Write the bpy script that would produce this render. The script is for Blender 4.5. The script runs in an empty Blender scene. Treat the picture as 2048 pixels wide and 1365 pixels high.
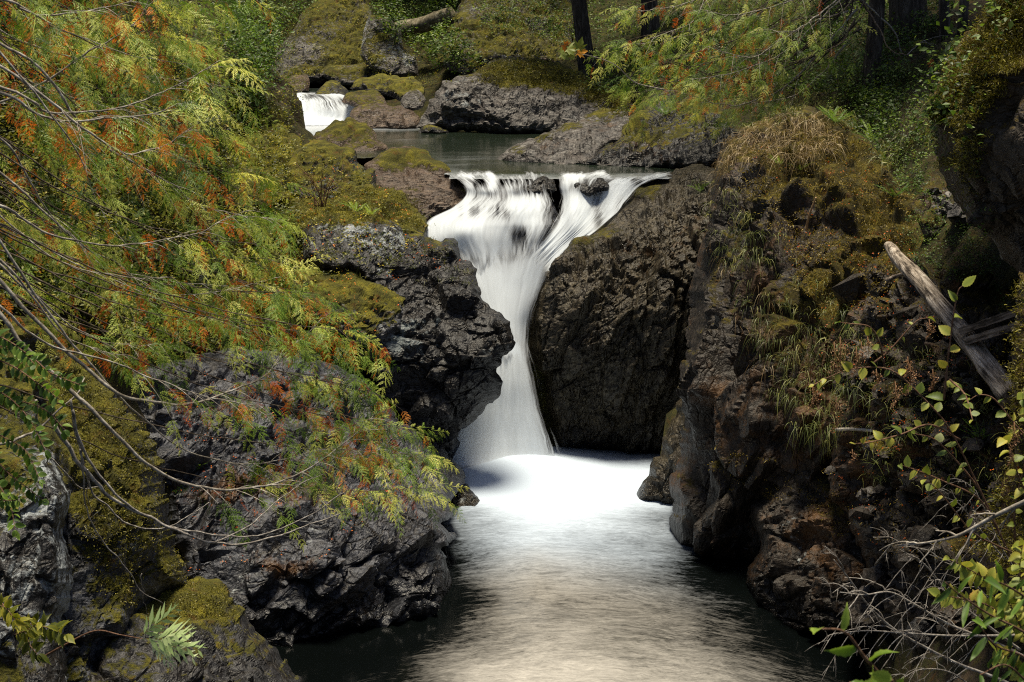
import bpy, math, random
import numpy as np
from mathutils import Vector
from mathutils.bvhtree import BVHTree

random.seed(7)
sc = bpy.context.scene
COL = sc.collection
R_ = math.radians

# ------------------------------------------------------------------ camera
H, TH, FPX = 12.0, R_(12.0), 2844.4
cam_d = bpy.data.cameras.new('camera')
cam = bpy.data.objects.new('camera', cam_d)
COL.objects.link(cam)
cam.location = (0, 0, H)
cam.rotation_euler = (R_(90) - TH, 0, 0)
cam_d.sensor_width = 36
cam_d.lens = 50.0
cam_d.clip_end = 600
cam_d.dof.use_dof = True
cam_d.dof.focus_distance = 36
cam_d.dof.aperture_fstop = 8
sc.camera = cam
CT, ST = math.cos(TH), math.sin(TH)


def ray(x, y):
    x = np.asarray(x, float); y = np.asarray(y, float)
    a = (x - 1024) / FPX; b = (682.5 - y) / FPX
    return np.stack([a, CT + ST * b, -ST + CT * b], -1)


def P(x, y, Y):
    d = ray(x, y)
    t = np.asarray(Y, float) / d[..., 1]
    return d * t[..., None] + np.array([0, 0, H])


def PZ(x, y, z):
    d = ray(x, y)
    t = (z - H) / d[..., 2]
    return d * t[..., None] + np.array([0, 0, H])


def pix(V):
    """pixel (2048 frame) of world points"""
    q = V - np.array([0, 0, H])
    f = q[:, 1] * CT - q[:, 2] * ST
    u = q[:, 1] * ST + q[:, 2] * CT
    return 1024 + FPX * q[:, 0] / f, 682.5 - FPX * u / f


# ------------------------------------------------------------------ noise
def h01(i, j, k, s):
    with np.errstate(over='ignore'):
        h = (i.astype(np.uint32) * np.uint32(374761393) + j.astype(np.uint32) * np.uint32(668265263)
             + k.astype(np.uint32) * np.uint32(2147483647) + np.uint32((s * 974634777 + 12345) & 0xffffffff))
        h = (h ^ (h >> np.uint32(13))) * np.uint32(1274126177)
        h = (h ^ (h >> np.uint32(16))) * np.uint32(2246822519)
        h = h ^ (h >> np.uint32(15))
    return h.astype(np.float64) / 4294967295.0


def vnoise(p, s=0):
    f = np.floor(p); t = p - f
    t = t * t * t * (t * (t * 6 - 15) + 10)
    i = f.astype(np.int64)
    r = 0
    for a in (0, 1):
        for b in (0, 1):
            for c in (0, 1):
                w = (t[:, 0] if a else 1 - t[:, 0]) * (t[:, 1] if b else 1 - t[:, 1]) * (t[:, 2] if c else 1 - t[:, 2])
                r = r + w * h01(i[:, 0] + a, i[:, 1] + b, i[:, 2] + c, s)
    return r * 2 - 1


def fbm(p, o=4, s=0, g=.5):
    r = 0; a = 1; n = 0
    for k in range(o):
        r = r + a * vnoise(p * 2 ** k + 17.3 * k, s + k); n += a; a *= g
    return r / n


def worley(p, s=0):
    f = np.floor(p); i = f.astype(np.int64)
    N = len(p)
    F1 = np.full(N, 9.); F2 = np.full(N, 9.); D = np.zeros((N, 3)); I = np.zeros((N, 3), np.int64)
    for a in (-1, 0, 1):
        for b in (-1, 0, 1):
            for c in (-1, 0, 1):
                q = i + np.array([a, b, c])
                o = np.stack([h01(q[:, 0], q[:, 1], q[:, 2], s + k) for k in (1, 2, 3)], 1)
                d = p - (q + o)
                l = np.sqrt((d * d).sum(1))
                m = l < F1
                F2 = np.where(m, F1, np.minimum(F2, l))
                F1 = np.where(m, l, F1)
                D[m] = d[m]; I[m] = q[m]
    return F1, F2, I, D


def rotm(ax, ay, az):
    ax, ay, az = R_(ax), R_(ay), R_(az)
    cx, sx, cy, sy, cz, sz = math.cos(ax), math.sin(ax), math.cos(ay), math.sin(ay), math.cos(az), math.sin(az)
    return np.array([[cz, -sz, 0], [sz, cz, 0], [0, 0, 1]]) @ np.array([[cy, 0, sy], [0, 1, 0], [-sy, 0, cy]]) @ np.array([[1, 0, 0], [0, cx, -sx], [0, sx, cx]])


def blocky(p, scale, rot, s, groove=.5, gw=.08, slope=.8):
    q = (p @ rotm(*rot)) / np.array(scale)
    q = q + .12 * np.stack([vnoise(q * 1.7, s + 50 + k) for k in range(3)], 1)
    F1, F2, I, D = worley(q, s)
    g = np.stack([h01(I[:, 0], I[:, 1], I[:, 2], s + 10 + k) for k in range(4)], 1) - .5
    r = g[:, 3] + (D * g[:, :3]).sum(1) * 2 * slope
    e = np.clip((F2 - F1) / (gw * 1.8), 0, 1)
    e = e * (2 - e)
    return r * e - groove * (1 - np.clip((F2 - F1) / gw, 0, 1))


def sstep(a, b, x):
    t = np.clip((x - a) / (b - a), 0, 1)
    return t * t * (3 - 2 * t)


# ------------------------------------------------------------------ mesh + object helpers
WORLD = {}


def tag(o, label=None, cat=None, group=None, kind=None):
    if label: o['label'] = label
    if cat: o['category'] = cat
    if group: o['group'] = group
    if kind: o['kind'] = kind
    return o


def empty(name, loc, label, cat, group=None):
    o = bpy.data.objects.new(name, None)
    COL.objects.link(o)
    o.location = tuple(float(c) for c in loc)
    o.empty_display_size = .2
    WORLD[o.name] = np.array(loc, float)
    return tag(o, label, cat, group)


def tri(F):
    F = np.asarray(F, np.int64)
    if F.shape[1] == 4:
        return np.concatenate([F[:, [0, 1, 2]], F[:, [0, 2, 3]]])
    return F


def addmesh(name, V, F, mat, parent=None, label=None, cat=None, group=None, kind=None, attrs=None, smooth=True, uv=None, base=None):
    V = np.asarray(V, float); F = tri(F)
    if parent is not None:
        org = WORLD[parent.name]
    elif base is not None:
        org = np.array(base, float)
    else:
        org = np.array([V[:, 0].mean(), V[:, 1].mean(), V[:, 2].min()])
    me = bpy.data.meshes.new(name)
    n, m = len(V), len(F)
    me.vertices.add(n)
    me.vertices.foreach_set('co', (V - org).astype(np.float32).ravel())
    me.loops.add(m * 3)
    me.loops.foreach_set('vertex_index', F.astype(np.int32).ravel())
    me.polygons.add(m)
    me.polygons.foreach_set('loop_start', np.arange(0, m * 3, 3, dtype=np.int32))
    if attrs:
        for k, a in attrs.items():
            at = me.attributes.new(k, 'FLOAT', 'POINT')
            at.data.foreach_set('value', np.asarray(a, np.float32))
    if uv is not None:
        ul = me.uv_layers.new(name='flow')
        ul.data.foreach_set('uv', np.asarray(uv, np.float32)[F.ravel()].ravel())
    me.update(calc_edges=True)
    me.polygons.foreach_set('use_smooth', np.full(m, smooth))
    if isinstance(mat, (list, tuple)):
        for q in mat: me.materials.append(q)
    else:
        me.materials.append(mat)
    o = bpy.data.objects.new(name, me)
    COL.objects.link(o)
    WORLD[o.name] = org
    if parent is not None:
        o.parent = parent
    else:
        o.location = tuple(float(c) for c in org)
    return tag(o, label, cat, group, kind)


def vnormals(V, F):
    F = tri(F)
    n = np.cross(V[F[:, 1]] - V[F[:, 0]], V[F[:, 2]] - V[F[:, 0]])
    N = np.zeros_like(V)
    for k in range(3):
        np.add.at(N, F[:, k], n)
    return N / (np.linalg.norm(N, axis=1)[:, None] + 1e-12)


class Bag:
    """collects triangles of one mesh with a per-vertex tint"""
    def __init__(s): s.V = []; s.F = []; s.T = []; s.n = 0

    def add(s, V, F, t=.5):
        V = np.asarray(V, float).reshape(-1, 3)
        s.V.append(V); s.F.append(tri(F) + s.n)
        s.T.append(np.broadcast_to(np.asarray(t, float), (len(V),)))
        s.n += len(V)

    def build(s, name, mat, parent=None, **k):
        if not s.V: return None
        return addmesh(name, np.concatenate(s.V), np.concatenate(s.F), mat, parent, attrs={'tint': np.concatenate(s.T)}, **k)


def cr(pts, n=8):
    """Catmull-Rom through points"""
    p = np.asarray(pts, float)
    q = np.vstack([2 * p[0] - p[1], p, 2 * p[-1] - p[-2]])
    out = []
    for i in range(1, len(q) - 2):
        t = np.linspace(0, 1, n, endpoint=False)[:, None]
        a, b, c, d = q[i - 1], q[i], q[i + 1], q[i + 2]
        out.append(.5 * (2 * b + (c - a) * t + (2 * a - 5 * b + 4 * c - d) * t ** 2 + (3 * b - a - 3 * c + d) * t ** 3))
    out.append(p[-1:])
    return np.vstack(out)


def tube(path, rad, sides=6, cap=True, jit=0, seed=0):
    p = np.asarray(path, float); n = len(p)
    r = np.broadcast_to(np.asarray(rad, float), (n,))
    T = np.gradient(p, axis=0)
    T /= np.linalg.norm(T, axis=1)[:, None] + 1e-9
    ref = np.array([0, 0, 1.]) if abs(T[:, 2]).mean() < .8 else np.array([1., 0, 0])
    A = np.cross(T, ref); A /= np.linalg.norm(A, axis=1)[:, None] + 1e-9
    B = np.cross(T, A)
    th = np.linspace(0, 2 * np.pi, sides, endpoint=False)
    rr = r[:, None] * np.ones(sides)
    if jit:
        rr = rr * (1 + jit * (np.random.default_rng(seed).random((n, sides)) - .5))
    V = p[:, None] + rr[..., None] * (A[:, None] * np.cos(th)[None, :, None] + B[:, None] * np.sin(th)[None, :, None])
    i = np.arange(n - 1)[:, None] * sides; j = np.arange(sides)[None]; j2 = (j + 1) % sides
    F = np.stack([i + j, i + j2, i + sides + j2, i + sides + j], -1).reshape(-1, 4)
    V = V.reshape(-1, 3); F = tri(F)
    if cap:
        V = np.vstack([V, p[0], p[-1]])
        a, b = len(V) - 2, len(V) - 1
        jj = np.arange(sides); j3 = (jj + 1) % sides; e = (n - 1) * sides
        F = np.vstack([F, np.stack([np.full(sides, a), j3, jj], 1), np.stack([np.full(sides, b), e + jj, e + j3], 1)])
    return V, F


def frames(d, up):
    x = d / (np.linalg.norm(d, axis=1)[:, None] + 1e-9)
    z = up - (up * x).sum(1)[:, None] * x
    z /= np.linalg.norm(z, axis=1)[:, None] + 1e-9
    y = np.cross(z, x)
    return np.stack([x, y, z], 2)


def inst(tv, tf, M, o, s):
    """instances of a template as one vertex/triangle set"""
    K = len(o); n = len(tv)
    V = np.einsum('kij,nj->kni', M, tv) * np.asarray(s)[:, None, None] + o[:, None]
    F = tf[None] + (np.arange(K) * n)[:, None, None]
    return V.reshape(-1, 3), F.reshape(-1, 3)


# ------------------------------------------------------------------ node graph helper
class G:
    def __init__(s, name):
        s.m = bpy.data.materials.new(name); s.m.use_nodes = True
        s.t = s.m.node_tree; s.t.nodes.clear()
        s.out = s.t.nodes.new('ShaderNodeOutputMaterial')

    def n(s, typ, props=None, **inp):
        nd = s.t.nodes.new('ShaderNode' + typ)
        for k, v in (props or {}).items(): setattr(nd, k, v)
        for k, v in inp.items():
            sk = nd.inputs[int(k[1:])] if k[0] == '_' and k[1:].isdigit() else nd.inputs[k.replace('_', ' ')]
            s.put(sk, v)
        return nd

    def put(s, sk, v):
        if hasattr(v, 'is_output'): s.t.links.new(v, sk)
        elif isinstance(v, (tuple, list)):
            sk.default_value = tuple(v) + ((1,) if len(v) == 3 and len(sk.default_value) == 4 else ())
        else: sk.default_value = v

    def math(s, op, a, b=0., c=0., clamp=False):
        return s.n('Math', {'operation': op, 'use_clamp': clamp}, _0=a, _1=b, _2=c).outputs[0]

    def noise(s, vec, scale, detail=4, rough=.55, dist=0.):
        return s.n('TexNoise', None, Vector=vec, Scale=scale, Detail=detail, Roughness=rough, Distortion=dist).outputs[0]

    def vmul(s, vec, v):
        return s.n('VectorMath', {'operation': 'MULTIPLY'}, _0=vec, _1=v).outputs[0]

    def mix(s, f, a, b):
        nd = s.t.nodes.new('ShaderNodeMix'); nd.data_type = 'RGBA'
        s.put(nd.inputs[0], f); s.put(nd.inputs[6], a); s.put(nd.inputs[7], b)
        return nd.outputs[2]

    def ramp(s, f, stops):
        nd = s.t.nodes.new('ShaderNodeValToRGB')
        e = nd.color_ramp.elements
        while len(e) < len(stops): e.new(.5)
        for el, (p, c) in zip(e, stops):
            el.position = p; el.color = tuple(c) + (1,)
        s.put(nd.inputs[0], f)
        return nd.outputs[0]

    def attr(s, name):
        return s.n('Attribute', {'attribute_name': name}).outputs['Fac']

    def fin(s, sh):
        s.t.links.new(sh, s.out.inputs[0]); return s.m


def rock_mat(name, dark, mid, light, moss=((.018, .018, .003), (.092, .088, .009), (.27, .235, .018)), rough=.62, lich=(.33, .36, .37), bump=1., rustc=(.115, .052, .013), strat=(1, 1, 1.6), fine=1., cracks=.5):
    g = G(name)
    pos = g.n('NewGeometry').outputs['Position']
    sp = g.vmul(pos, strat)
    n1 = g.noise(sp, .8, 6, .68, .4)
    n2 = g.noise(sp, 6 * fine, 5, .7, .3)
    n3 = g.noise(pos, 26 * fine, 3, .7)
    f = g.math('MULTIPLY_ADD', n2, .55, g.math('MULTIPLY_ADD', n3, .25, g.math('MULTIPLY', n1, .35)))
    col = g.ramp(f, [(.40, dark), (.56, mid), (.72, light)])
    # mineral tint drifting over the stone
    tn = g.noise(pos, 1.7, 5, .6)
    col = g.mix(g.math('MULTIPLY_ADD', tn, 2.4, -1.1, True), col, g.mix(.55, col, tuple(c * k for c, k in zip(mid, (1.25, .92, .72)))))
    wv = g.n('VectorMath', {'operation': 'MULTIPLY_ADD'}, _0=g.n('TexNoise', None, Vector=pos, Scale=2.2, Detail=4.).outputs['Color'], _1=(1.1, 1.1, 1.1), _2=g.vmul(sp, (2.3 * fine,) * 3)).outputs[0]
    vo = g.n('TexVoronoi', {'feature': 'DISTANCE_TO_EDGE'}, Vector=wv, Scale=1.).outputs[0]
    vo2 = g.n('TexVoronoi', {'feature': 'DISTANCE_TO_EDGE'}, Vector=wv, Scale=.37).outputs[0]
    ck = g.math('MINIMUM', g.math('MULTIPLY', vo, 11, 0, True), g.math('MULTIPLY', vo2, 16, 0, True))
    # darker colour along the joint lines
    joint_col = g.mix(n3, (.006, .005, .004), (.022, .016, .010))
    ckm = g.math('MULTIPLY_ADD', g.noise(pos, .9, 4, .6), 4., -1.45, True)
    if cracks: col = g.mix(g.math('MULTIPLY', g.math('MULTIPLY_ADD', ck, -1.5, 1.05, True), g.math('MULTIPLY', ckm, min(1., cracks * 2))), col, joint_col)
    ru = g.math('MULTIPLY_ADD', g.math('ADD', g.attr('rust'), g.noise(pos, 3.1, 5, .72)), 4.5, -3.6, True)
    col = g.mix(g.math('MULTIPLY', ru, .8), col, g.mix(n3, tuple(c * .35 for c in rustc), rustc))
    la = g.attr('lichen')
    ln = g.noise(pos, 4.2 * fine, 6, .72, .6)
    lm = g.math('MULTIPLY_ADD', g.math('MULTIPLY_ADD', la, .34, ln), 9, -6.55, True)
    lc = g.mix(g.noise(pos, 30, 3), tuple(c * .45 for c in lich), lich)
    col = g.mix(g.math('MULTIPLY', lm, .9), col, lc)
    ma = g.attr('moss')
    mn = g.noise(pos, 4.5, 5, .74, .3)
    mm = g.math('MULTIPLY_ADD', g.math('MULTIPLY_ADD', mn, 2.3, ma), 4, -5.5, True)
    mf = g.math('ADD', g.math('MULTIPLY', g.noise(pos, 2.0, 6, .6), .55), g.math('MULTIPLY', g.noise(pos, 34, 4, .75), .5))
    mc = g.ramp(mf, [(.38, moss[0]), (.53, moss[1]), (.68, moss[2])])
    mc = g.mix(g.math('MULTIPLY_ADD', g.noise(pos, 2.7, 6, .7), 5, -2.75, True), mc, g.mix(n3, (.035, .012, .003), (.20, .080, .012)))
    col = g.mix(mm, col, mc)
    cr_ = g.math('MULTIPLY', ck, g.math('MULTIPLY', ckm, cracks))
    rb = g.math('ADD', g.math('MULTIPLY_ADD', g.noise(sp, 5 * fine, 5, .6), .9, cr_), g.math('MULTIPLY', n3, .22))
    # wet band just above the river
    z = g.n('SeparateXYZ', None, _0=pos).outputs[2]
    wet = g.math('MULTIPLY', g.math('MULTIPLY_ADD', g.math('ADD', z, g.math('MULTIPLY', n1, -1.2)), -2.2, .9, True), g.math('SUBTRACT', 1., mm))
    col = g.mix(g.math('MULTIPLY', wet, .72), col, g.vmul(col, (.2, .2, .2)))
    mb = g.math('MULTIPLY_ADD', g.noise(pos, 42, 4, .8), 1.1, g.math('MULTIPLY', g.noise(pos, 9, 4, .6), .9))
    hh = g.n('Mix', {'data_type': 'FLOAT'}, Factor=mm, A=rb, B=mb).outputs[0]
    bp = g.n('Bump', None, Strength=1.0, Distance=.06 * bump, Height=hh).outputs[0]
    ro = g.n('Mix', {'data_type': 'FLOAT'}, Factor=mm, A=g.math('MULTIPLY_ADD', n2, .5, rough - .32), B=.95).outputs[0]
    ro = g.math('MAXIMUM', g.math('MULTIPLY_ADD', wet, -.2, ro), .27)
    b = g.n('BsdfPrincipled', None, Base_Color=col, Roughness=ro, Normal=bp)
    b.inputs['Specular IOR Level'].default_value = .32
    return g.fin(b.outputs[0])


def leaf_mat(name, stops, trans=.35, rough=.5, var=.35):
    g = G(name)
    pos = g.n('NewGeometry').outputs['Position']
    f = g.math('ADD', g.attr('tint'), g.math('MULTIPLY_ADD', g.noise(pos, 3.5, 4, .6), var, -var * .5), 0, True)
    col = g.ramp(f, stops)
    b = g.n('BsdfPrincipled', None, Base_Color=col, Roughness=rough)
    b.inputs['Specular IOR Level'].default_value = .4
    t = g.n('BsdfTranslucent', None, Color=g.mix(.5, col, g.vmul(col, (1.3, 1.25, .6))))
    m = g.n('MixShader', None, Fac=trans)
    g.t.links.new(b.outputs[0], m.inputs[1]); g.t.links.new(t.outputs[0], m.inputs[2])
    return g.fin(m.outputs[0])


def bark_mat(name, a, b, c, scale=20, stretch=(1, 1, .25), bump=.02, rough=.8, axis=None):
    g = G(name)
    pos = g.n('NewGeometry').outputs['Position']
    vec = g.vmul(pos, stretch)
    if axis is not None:
        a_ = np.array(axis, float); a_ = tuple(a_ / np.linalg.norm(a_))
        al = g.n('VectorMath', {'operation': 'DOT_PRODUCT'}, _0=pos, _1=a_).outputs['Value']
        vec = g.n('VectorMath', {'operation': 'MULTIPLY_ADD'}, _0=g.n('CombineXYZ', None, X=al, Y=al, Z=al).outputs[0], _1=tuple(-.93 * q for q in a_), _2=pos).outputs[0]
    n = g.noise(vec, scale, 7, .7, .4)
    if axis is not None:
        n = g.math('MULTIPLY_ADD', g.noise(pos, scale * .25, 4, .6), .35, g.math('MULTIPLY_ADD', n, 1.25, -.3))
    col = g.ramp(n, [(.36, a), (.52, b), (.68, c)])
    bp = g.n('Bump', None, Strength=1., Distance=bump, Height=n).outputs[0]
    s = g.n('BsdfPrincipled', None, Base_Color=col, Roughness=rough, Normal=bp)
    s.inputs['Specular IOR Level'].default_value = .25
    return g.fin(s.outputs[0])
# ------------------------------------------------------------------ materials of the place
MOSS_DARK = ((.014, .013, .003), (.072, .066, .008), (.24, .20, .017))
MOSS_RUST = ((.013, .010, .002), (.062, .050, .006), (.21, .165, .014))
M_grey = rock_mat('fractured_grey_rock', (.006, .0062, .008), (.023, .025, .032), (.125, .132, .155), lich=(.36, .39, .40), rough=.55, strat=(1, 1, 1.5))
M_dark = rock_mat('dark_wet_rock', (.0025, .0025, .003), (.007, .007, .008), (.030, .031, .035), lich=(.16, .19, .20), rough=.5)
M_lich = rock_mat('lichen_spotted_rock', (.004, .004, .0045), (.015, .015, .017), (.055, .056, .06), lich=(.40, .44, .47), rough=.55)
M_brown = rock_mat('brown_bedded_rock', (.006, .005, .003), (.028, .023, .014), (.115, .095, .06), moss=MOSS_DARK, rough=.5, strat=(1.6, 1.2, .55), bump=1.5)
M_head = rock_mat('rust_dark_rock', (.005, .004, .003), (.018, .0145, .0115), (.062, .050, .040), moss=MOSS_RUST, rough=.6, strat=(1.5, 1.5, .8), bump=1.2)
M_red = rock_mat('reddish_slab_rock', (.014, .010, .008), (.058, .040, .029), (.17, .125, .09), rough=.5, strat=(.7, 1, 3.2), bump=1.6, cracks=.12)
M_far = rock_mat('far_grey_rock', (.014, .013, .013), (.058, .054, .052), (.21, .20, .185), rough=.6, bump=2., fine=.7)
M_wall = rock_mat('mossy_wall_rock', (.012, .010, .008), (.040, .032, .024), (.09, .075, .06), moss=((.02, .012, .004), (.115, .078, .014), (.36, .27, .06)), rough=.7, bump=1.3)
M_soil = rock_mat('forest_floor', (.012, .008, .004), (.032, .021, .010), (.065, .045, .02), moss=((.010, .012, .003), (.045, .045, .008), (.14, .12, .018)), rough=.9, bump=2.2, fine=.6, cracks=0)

ROCKS = []          # (V, F) of every solid, for planting and for cutting the ground
ROCKPTS = []        # front points that the ground has to stay below


def seg_dist(px, poly):
    a = poly; b = np.roll(poly, -1, 0)
    best = np.full(len(px), 1e9); near = np.zeros((len(px), 2))
    for p0, p1 in zip(a, b):
        d = p1 - p0; L = (d * d).sum() + 1e-9
        t = np.clip(((px - p0) @ d) / L, 0, 1)
        q = p0 + t[:, None] * d
        e = ((px - q) ** 2).sum(1)
        m = e < best
        best[m] = e[m]; near[m] = q[m]
    return np.sqrt(best), near


def inside(px, poly):
    x, y = px[:, 0], px[:, 1]
    c = np.zeros(len(px), bool)
    a = poly; b = np.roll(poly, -1, 0)
    for (x0, y0), (x1, y1) in zip(a, b):
        if y0 == y1: continue
        m = ((y0 > y) != (y1 > y)) & (x < (x1 - x0) * (y - y0) / (y1 - y0) + x0)
        c ^= m
    return c


def rbf(ctrl, val, q, smooth=.0):
    """thin-plate interpolation of scattered values"""
    ctrl = np.asarray(ctrl, float); val = np.asarray(val, float)
    s = ctrl.std(0).max() + 1e-9; mu = ctrl.mean(0)
    c = (ctrl - mu) / s; n = len(c)

    def k(r2): return r2 * np.log(r2 + 1e-12)
    d2 = ((c[:, None] - c[None]) ** 2).sum(-1)
    A = np.zeros((n + 3, n + 3))
    A[:n, :n] = k(d2) + np.eye(n) * smooth
    A[:n, n] = 1; A[:n, n + 1:] = c; A[n:, :n] = A[:n, n:].T
    w = np.linalg.lstsq(A, np.concatenate([val, np.zeros(3)]), rcond=None)[0]
    out = np.zeros(len(q))
    for i in range(0, len(q), 20000):
        z = (q[i:i + 20000] - mu) / s
        r2 = ((z[:, None] - c[None]) ** 2).sum(-1)
        out[i:i + 20000] = k(r2) @ w[:n] + w[n] + z @ w[n + 1:]
    return out


def blobs(px, bl):
    r = np.zeros(len(px))
    for x, y, rx, ry, w in bl:
        r += w * np.exp(-((px[:, 0] - x) / rx) ** 2 - ((px[:, 1] - y) / ry) ** 2)
    return r


def rock(name, outline, ctrl, mat, label, cat='rock', group=None, step=3, rim=45, rd=.9, thick=2.5,
         layers=((.30, (1.7, 1.5, 1.0), (10, 15, 20)), (.12, (.7, .6, .4), (5, -20, 40)), (.022, (.28, .25, .18), (0, 10, 0))),
         rough=.04, moss=0., mslope=.9, mthr=.72, mb=(), lichen=.1, lb=(), rust=0., rb=(), seed=0, sharp=False, jag=1., thin=None, groove=.5, lump=.0, parent=None, carve=True, flat_ok=False):
    o = np.array(outline, float) if sharp else cr(list(outline) + [outline[0]], 5)[:-1]
    if jag and not sharp:
        # broken edge: the outline steps in and out at two sizes
        pr = np.linalg.norm(np.diff(np.vstack([o, o[:1]]), axis=0), axis=1); dn = [o[i] + (o[(i + 1) % len(o)] - o[i]) * t for i in range(len(o)) for t in np.arange(max(1, int(pr[i] / 5))) / max(1, int(pr[i] / 5))]
        o = np.array(dn); s_ = np.concatenate([[0], np.cumsum(np.linalg.norm(np.diff(o, axis=0), axis=1))])
        tg = np.roll(o, -2, 0) - np.roll(o, 2, 0); nr = np.stack([tg[:, 1], -tg[:, 0]], 1) / (np.linalg.norm(tg, axis=1)[:, None] + 1e-9)
        q1 = np.stack([s_ / 34, s_ * 0 + seed, s_ * 0], 1); a1 = h01(np.floor(q1[:, 0]).astype(int), np.full(len(o), seed), np.zeros(len(o), int), 3) - .5
        q2 = s_ / 13; a2 = h01(np.floor(q2).astype(int), np.full(len(o), seed), np.zeros(len(o), int), 4) - .5
        fr_ = q2 - np.floor(q2); en = sstep(0, 60, np.minimum(s_, s_[-1] - s_))
        o = o + nr * ((a1 * 9 + a2 * 6 + fbm(q1 * 1.7, 3, seed + 60) * 5) * jag * en)[:, None]
    x0, y0 = o.min(0) - step; x1, y1 = o.max(0) + step
    gx = np.arange(x0, x1 + step, step); gy = np.arange(y0, y1 + step, step)
    X, Y = np.meshgrid(gx, gy); pts = np.stack([X.ravel(), Y.ravel()], 1)
    W = len(gx)
    ce = np.stack(np.meshgrid(gx[:-1] + step / 2, gy[:-1] + step / 2), -1).reshape(-1, 2)
    keep = inside(ce, o)
    i = np.arange(len(ce)); base = (i // (W - 1)) * W + i % (W - 1)
    base = base[keep]
    Q = np.stack([base, base + 1, base + W + 1, base + W], 1)
    used = np.unique(Q); mp = np.full(len(pts), -1); mp[used] = np.arange(len(used))
    Q = mp[Q]; px = pts[used]
    # edge vertices go to the outline
    E = np.concatenate([Q[:, [0, 1]], Q[:, [1, 2]], Q[:, [2, 3]], Q[:, [3, 0]]])
    Es = np.sort(E, 1); u, cnt = np.unique(Es[:, 0] * 10000000 + Es[:, 1], return_counts=True)
    bd = np.zeros(len(px), bool); ub = u[cnt == 1]
    bd[ub // 10000000] = True; bd[ub % 10000000] = True
    e, near = seg_dist(px, o)
    px = px.copy(); px[bd] = near[bd]; e = np.where(bd, 0, e)
    c = np.asarray(ctrl, float)
    Yc = rbf(c[:, :2], c[:, 2], px, 1e-3)
    lo, hi = c[:, 2].min() - 1.2, c[:, 2].max() + 1.2
    Yc = np.clip(Yc, lo, hi)
    t = np.clip(e / rim, 0, 1)
    prof = 1 - (1 - t) ** 2.2
    Yf = Yc + rd * (1 - prof)
    if thin: thick = thick * (1 - thin[2] * sstep(thin[0], thin[1], px[:, 0])); rd = rd * (1 - .4 * sstep(thin[0], thin[1], px[:, 0]))
    Yf = Yc + rd * (1 - prof)
    Yb = Yc + rd + thick * np.sqrt(np.clip(1 - (1 - np.clip(e / (rim * 2.2), 0, 1)) ** 2, 0, 1))
    n = len(px)
    V = np.vstack([P(px[:, 0], px[:, 1], Yf), P(px[:, 0], px[:, 1], Yb)])
    bidx = np.arange(n) + n; bidx[bd] = np.nonzero(bd)[0]
    F = np.vstack([Q[:, ::-1], bidx[Q]])
    N = vnormals(V, F)
    nz0 = N[:, 2].copy()
    d = np.zeros(2 * n)
    at = np.concatenate([.12 + .88 * sstep(0, .95, t), np.full(n, .3)])
    for k, (amp, scl, rot) in enumerate(layers):
        if amp: d += amp * blocky(V, scl, rot, seed * 31 + 7 * k, groove=groove * (1 if k else .6), gw=.07 if k else .08) * at ** (1 + k * 1.5)
    d += (rough * fbm(V * 3.5, 4, seed + 3) + lump * fbm(V * .9, 3, seed + 5)) * at ** 2
    V = V + N * d[:, None]
    # even out the few stretched strips
    E = np.unique(np.sort(np.concatenate([F[:, [0, 1]], F[:, [1, 2]], F[:, [2, 3]], F[:, [3, 0]]]), 1), axis=0)
    el = np.linalg.norm(V[E[:, 0]] - V[E[:, 1]], axis=1); mx = np.zeros(2 * n); cn = np.zeros(2 * n)
    np.maximum.at(mx, E[:, 0], el); np.maximum.at(mx, E[:, 1], el); np.add.at(cn, E.ravel(), 1)
    md = np.median(el); wgt = (np.clip((mx / md - 2.0) / 2.5, 0, 1) * .75)[:, None]
    wgt[:n][bd] = 0
    for it in range(6):
        av = np.zeros_like(V); np.add.at(av, E[:, 0], V[E[:, 1]]); np.add.at(av, E[:, 1], V[E[:, 0]])
        V = V + (av / np.maximum(cn, 1)[:, None] - V) * wgt * (cn > 0)[:, None]
    N2 = vnormals(V, F)
    P2 = np.vstack([px, px])
    nz = .55 * nz0 + .45 * N2[:, 2]
    m = moss + mslope * (nz - mthr) * 1.6 + .55 * fbm(V * .55, 3, seed + 9) + blobs(P2, mb)
    li = lichen + .8 * fbm(V * .7, 3, seed + 19) + blobs(P2, lb)
    ru = rust + .3 * fbm(V * .6, 3, seed + 29) + blobs(P2, rb)
    # moss is a cushion on the stone
    ms = sstep(.25, .6, m)
    V = V + N * (ms * (.05 + .06 * fbm(V * 2.2, 3, seed + 40)))[:, None]
    use = np.unique(F); mp = np.full(2 * n, -1); mp[use] = np.arange(len(use))
    F = tri(mp[F]); V2 = V[use]
    ROCKS.append((V2, F))
    if carve: ROCKPTS.append(V[:n])
    return addmesh(name, V2, F, mat, parent, label, cat, group, smooth=flat_ok, attrs={'moss': m[use], 'lichen': li[use], 'rust': ru[use]})


FAR = ((.35, (2.6, 2.2, 1.5), (10, 12, 25)), (.16, (1.0, .9, .6), (0, -15, 40)), (.06, (.45, .4, .3), (0, 0, 0)))
BED = ((.22, (2.4, 1.6, .8), (0, -28, 15)), (.11, (1.3, .7, .22), (0, -30, 20)), (.05, (.5, .3, .12), (0, -25, 20)))
STEEP = ((.32, (1.2, 1.4, 2.2), (8, 12, 20)), (.15, (.45, .6, 1.1), (5, 14, 30)), (.025, (.2, .25, .4), (0, 10, 0)))
SMALL = ((.10, (.5, .45, .35), (10, 15, 20)), (.04, (.2, .2, .15), (0, 0, 30)))

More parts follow.
